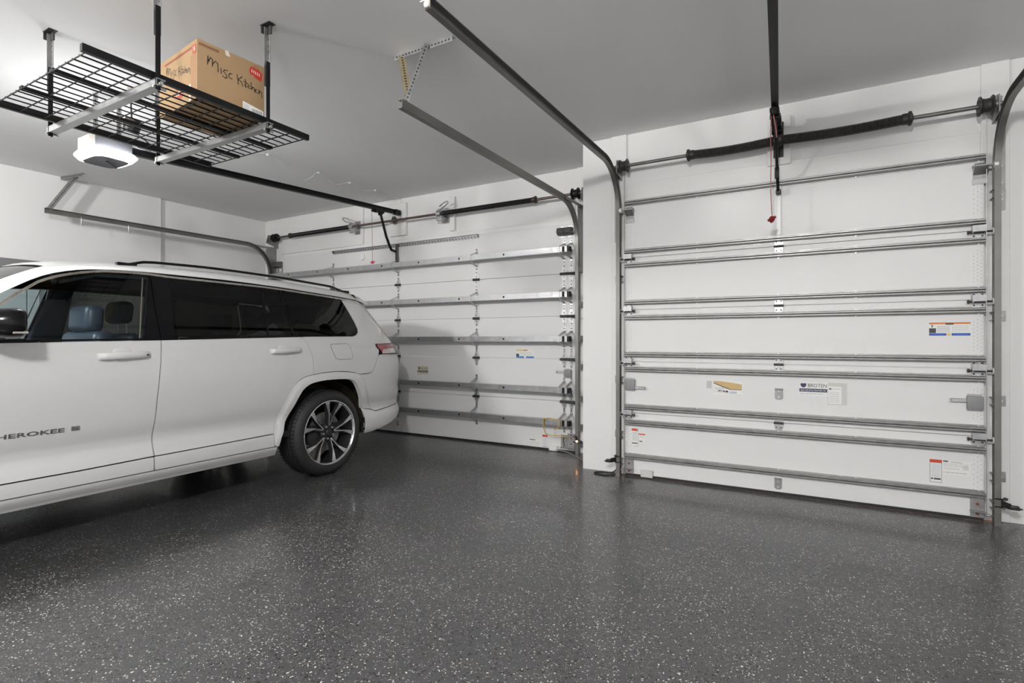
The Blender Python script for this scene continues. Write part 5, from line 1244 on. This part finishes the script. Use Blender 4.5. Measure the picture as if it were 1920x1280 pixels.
m.tube([ctr + a1 * .18 * math.cos(2 * math.pi * i / 28) + a2 * .18 * math.sin(2 * math.pi * i / 28) for i in range(28)], .016, 8, closed=True); m.cyl(ctr - a1 * .17, ctr + a1 * .17, .018, 8); m.cyl(ctr, ctr - axs * -.25, .03, 10)
m.build('steering_wheel', M_inter, car)
# far door inner post, seen through the front window
for sd in (1, -1):
    fx = lambda x: x if sd > 0 else 2 * CXc - x
    m = MB(); m.add([(fx(-3.80), 1.80, 1.19), (fx(-3.80), 2.05, 1.19), (fx(-3.97), 2.08, 1.65), (fx(-3.97), 1.92, 1.65), (fx(-3.85), 1.82, 1.19), (fx(-3.85), 2.03, 1.19), (fx(-4.01), 2.06, 1.65), (fx(-4.01), 1.94, 1.65)], [(3, 2, 1, 0), (4, 5, 6, 7), (0, 1, 5, 4), (1, 2, 6, 5), (2, 3, 7, 6), (3, 0, 4, 7)])
    m.build('centre_post', M_leather if sd < 0 else M_inter, car, bevel=.01)

# --- wheels
M_tyre = mat('tyre_rubber', (.020, .020, .0205), .6, var=.12, vscale=30, bump=.06, bscale=200); M_mach = mat('machined_alloy', (.72, .72, .73), .22, .85, var=.03, vscale=20); M_rimd = mat('dark_grey_alloy', (.045, .045, .048), .35, .5, var=.08, vscale=20); M_disc = mat('brake_disc_steel', (.30, .30, .30), .4, .8, var=.1, vscale=20)
def make_wheel(cy, sd):
    fx = lambda u: (-3.745 - u) if sd > 0 else (2 * CXc + 3.745 + u)      # u: depth inward from the outer face
    ax = Vector((-sd, 0, 0)); c0 = Vector((fx(0), cy, .379))
    Rt, W = .379, .255
    prof = [(.283, .004), (.290, -.002), (.305, -.006), (.325, -.007), (.342, .0), (.356, .012), (.368, .026), (.3745, .042)]
    tread = []
    for (a, b) in ((.046, .072), (.084, .124), (.134, .174), (.184, .212)): tread += [(Rt, a), (Rt, b), (Rt - .009, b + .001), (Rt - .009, b + .009)]
    prof += tread[:-2] + [(.3745, W - .030), (.366, W - .018), (.34, W), (.30, W + .004), (.283, W - .006)]
    wt = MB().lathe(prof, c0, ax, 64).build('wheel', M_tyre, car, angle=38)
    # sipes across the shoulders of the tread
    m = MB()
    for i in range(72):
        a = 2 * math.pi * i / 72; d = Vector((0, math.cos(a), math.sin(a))); tn = Vector((0, -math.sin(a), math.cos(a)))
        for u in (.036, .222):
            m.obox(c0 + ax * u + d * (Rt - .001), (.030, .0035, .006), Matrix((Vector((1, 0, 0)), tn, d)).transposed())
    q = m.build('tread_sipe', M_black, wt, smooth=False); q['kind'] = 'stuff'
    MB().lathe([(.287, .003), (.286, -.003), (.280, -.004), (.274, .001), (.268, .016)], c0, ax, 64).build('rim_lip', M_mach, wt)
    MB().lathe([(.270, .012), (.262, .03), (.250, .09), (.245, .20), (.262, W - .01), (.284, W - .004)], c0, ax, 48).build('rim_barrel', M_rimd, wt)
    MB().lathe([(.0, .085), (.175, .085), (.175, .108), (.0, .108)], c0, ax, 40).build('brake_disc', M_disc, wt)
    m = MB(); m.prism([(cy - .19 + .0, .30), (cy - .10, .26), (cy - .10, .42), (cy - .19, .45)], 'x', fx(.055), fx(.14)); m.build('brake_caliper', M_under, wt, bevel=.01)
    for k in range(5):
        base = 90 + 72 * k - 90 + 8
        for s in (-1, 1):
            def P_(r, off, u):
                # r outwards along the pair axis, off sideways
                a = math.radians(base); d = Vector((0, math.cos(a), math.sin(a))); tn = Vector((0, -math.sin(a), math.cos(a)))
                return c0 + ax * u + d * r + tn * off * s
            m = MB()
            # centre line and half width along the spoke
            st = [(.062, .010, .012, .030), (.105, .020, .0105, .026), (.16, .034, .0105, .020), (.205, .050, .014, .012), (.245, .072, .021, .006), (.268, .080, .025, .004)]
            vs = []
            for (r, off, hw, u) in st: vs += [P_(r, off - hw, u), P_(r, off + hw, u), P_(r, off + hw * 1.25, u + .035), P_(r, off - hw * 1.25, u + .035)]
            for i in range(len(st) - 1):
                for j in range(4):
                    f = (i * 4 + j, i * 4 + (j + 1) % 4, (i + 1) * 4 + (j + 1) % 4, (i + 1) * 4 + j)
                    m.add([vs[q] for q in f], [(0, 1, 2, 3)], 1)
            sp = m.build('spoke', [M_mach, M_rimd], wt, angle=30)
            f = MB(); vs = []
            for (r, off, hw, u) in st:
                inner = hw if r > .2 else hw * .45      # machined face: a thin outer edge that widens to a broad foot
                lo = off - hw; hi = off + hw if r > .2 else off - hw * .15
                vs += [P_(r, lo, u - .0012), P_(r, hi, u - .0012)]
            f.add(vs, [(2 * i, 2 * i + 1, 2 * i + 3, 2 * i + 2) for i in range(len(st) - 1)])
            f.build('machined_face', M_mach, sp, smooth=False)
    MB().lathe([(.0, .012), (.030, .012), (.034, .016), (.036, .04), (.075, .045), (.075, .075), (0, .08)], c0, ax, 28).build('hub', M_rimd, wt)
    for k in range(5):
        a = math.radians(90 + 72 * k + 44 - 90); p = c0 + Vector((0, math.cos(a), math.sin(a))) * .056
        MB().cyl(p + ax * .022, p + ax * .05, .010, 6).build('wheel_nut', M_zinc, wt)
    return wt
for cy in (3.315, .225):
    for sd in (1, -1): make_wheel(cy, sd)
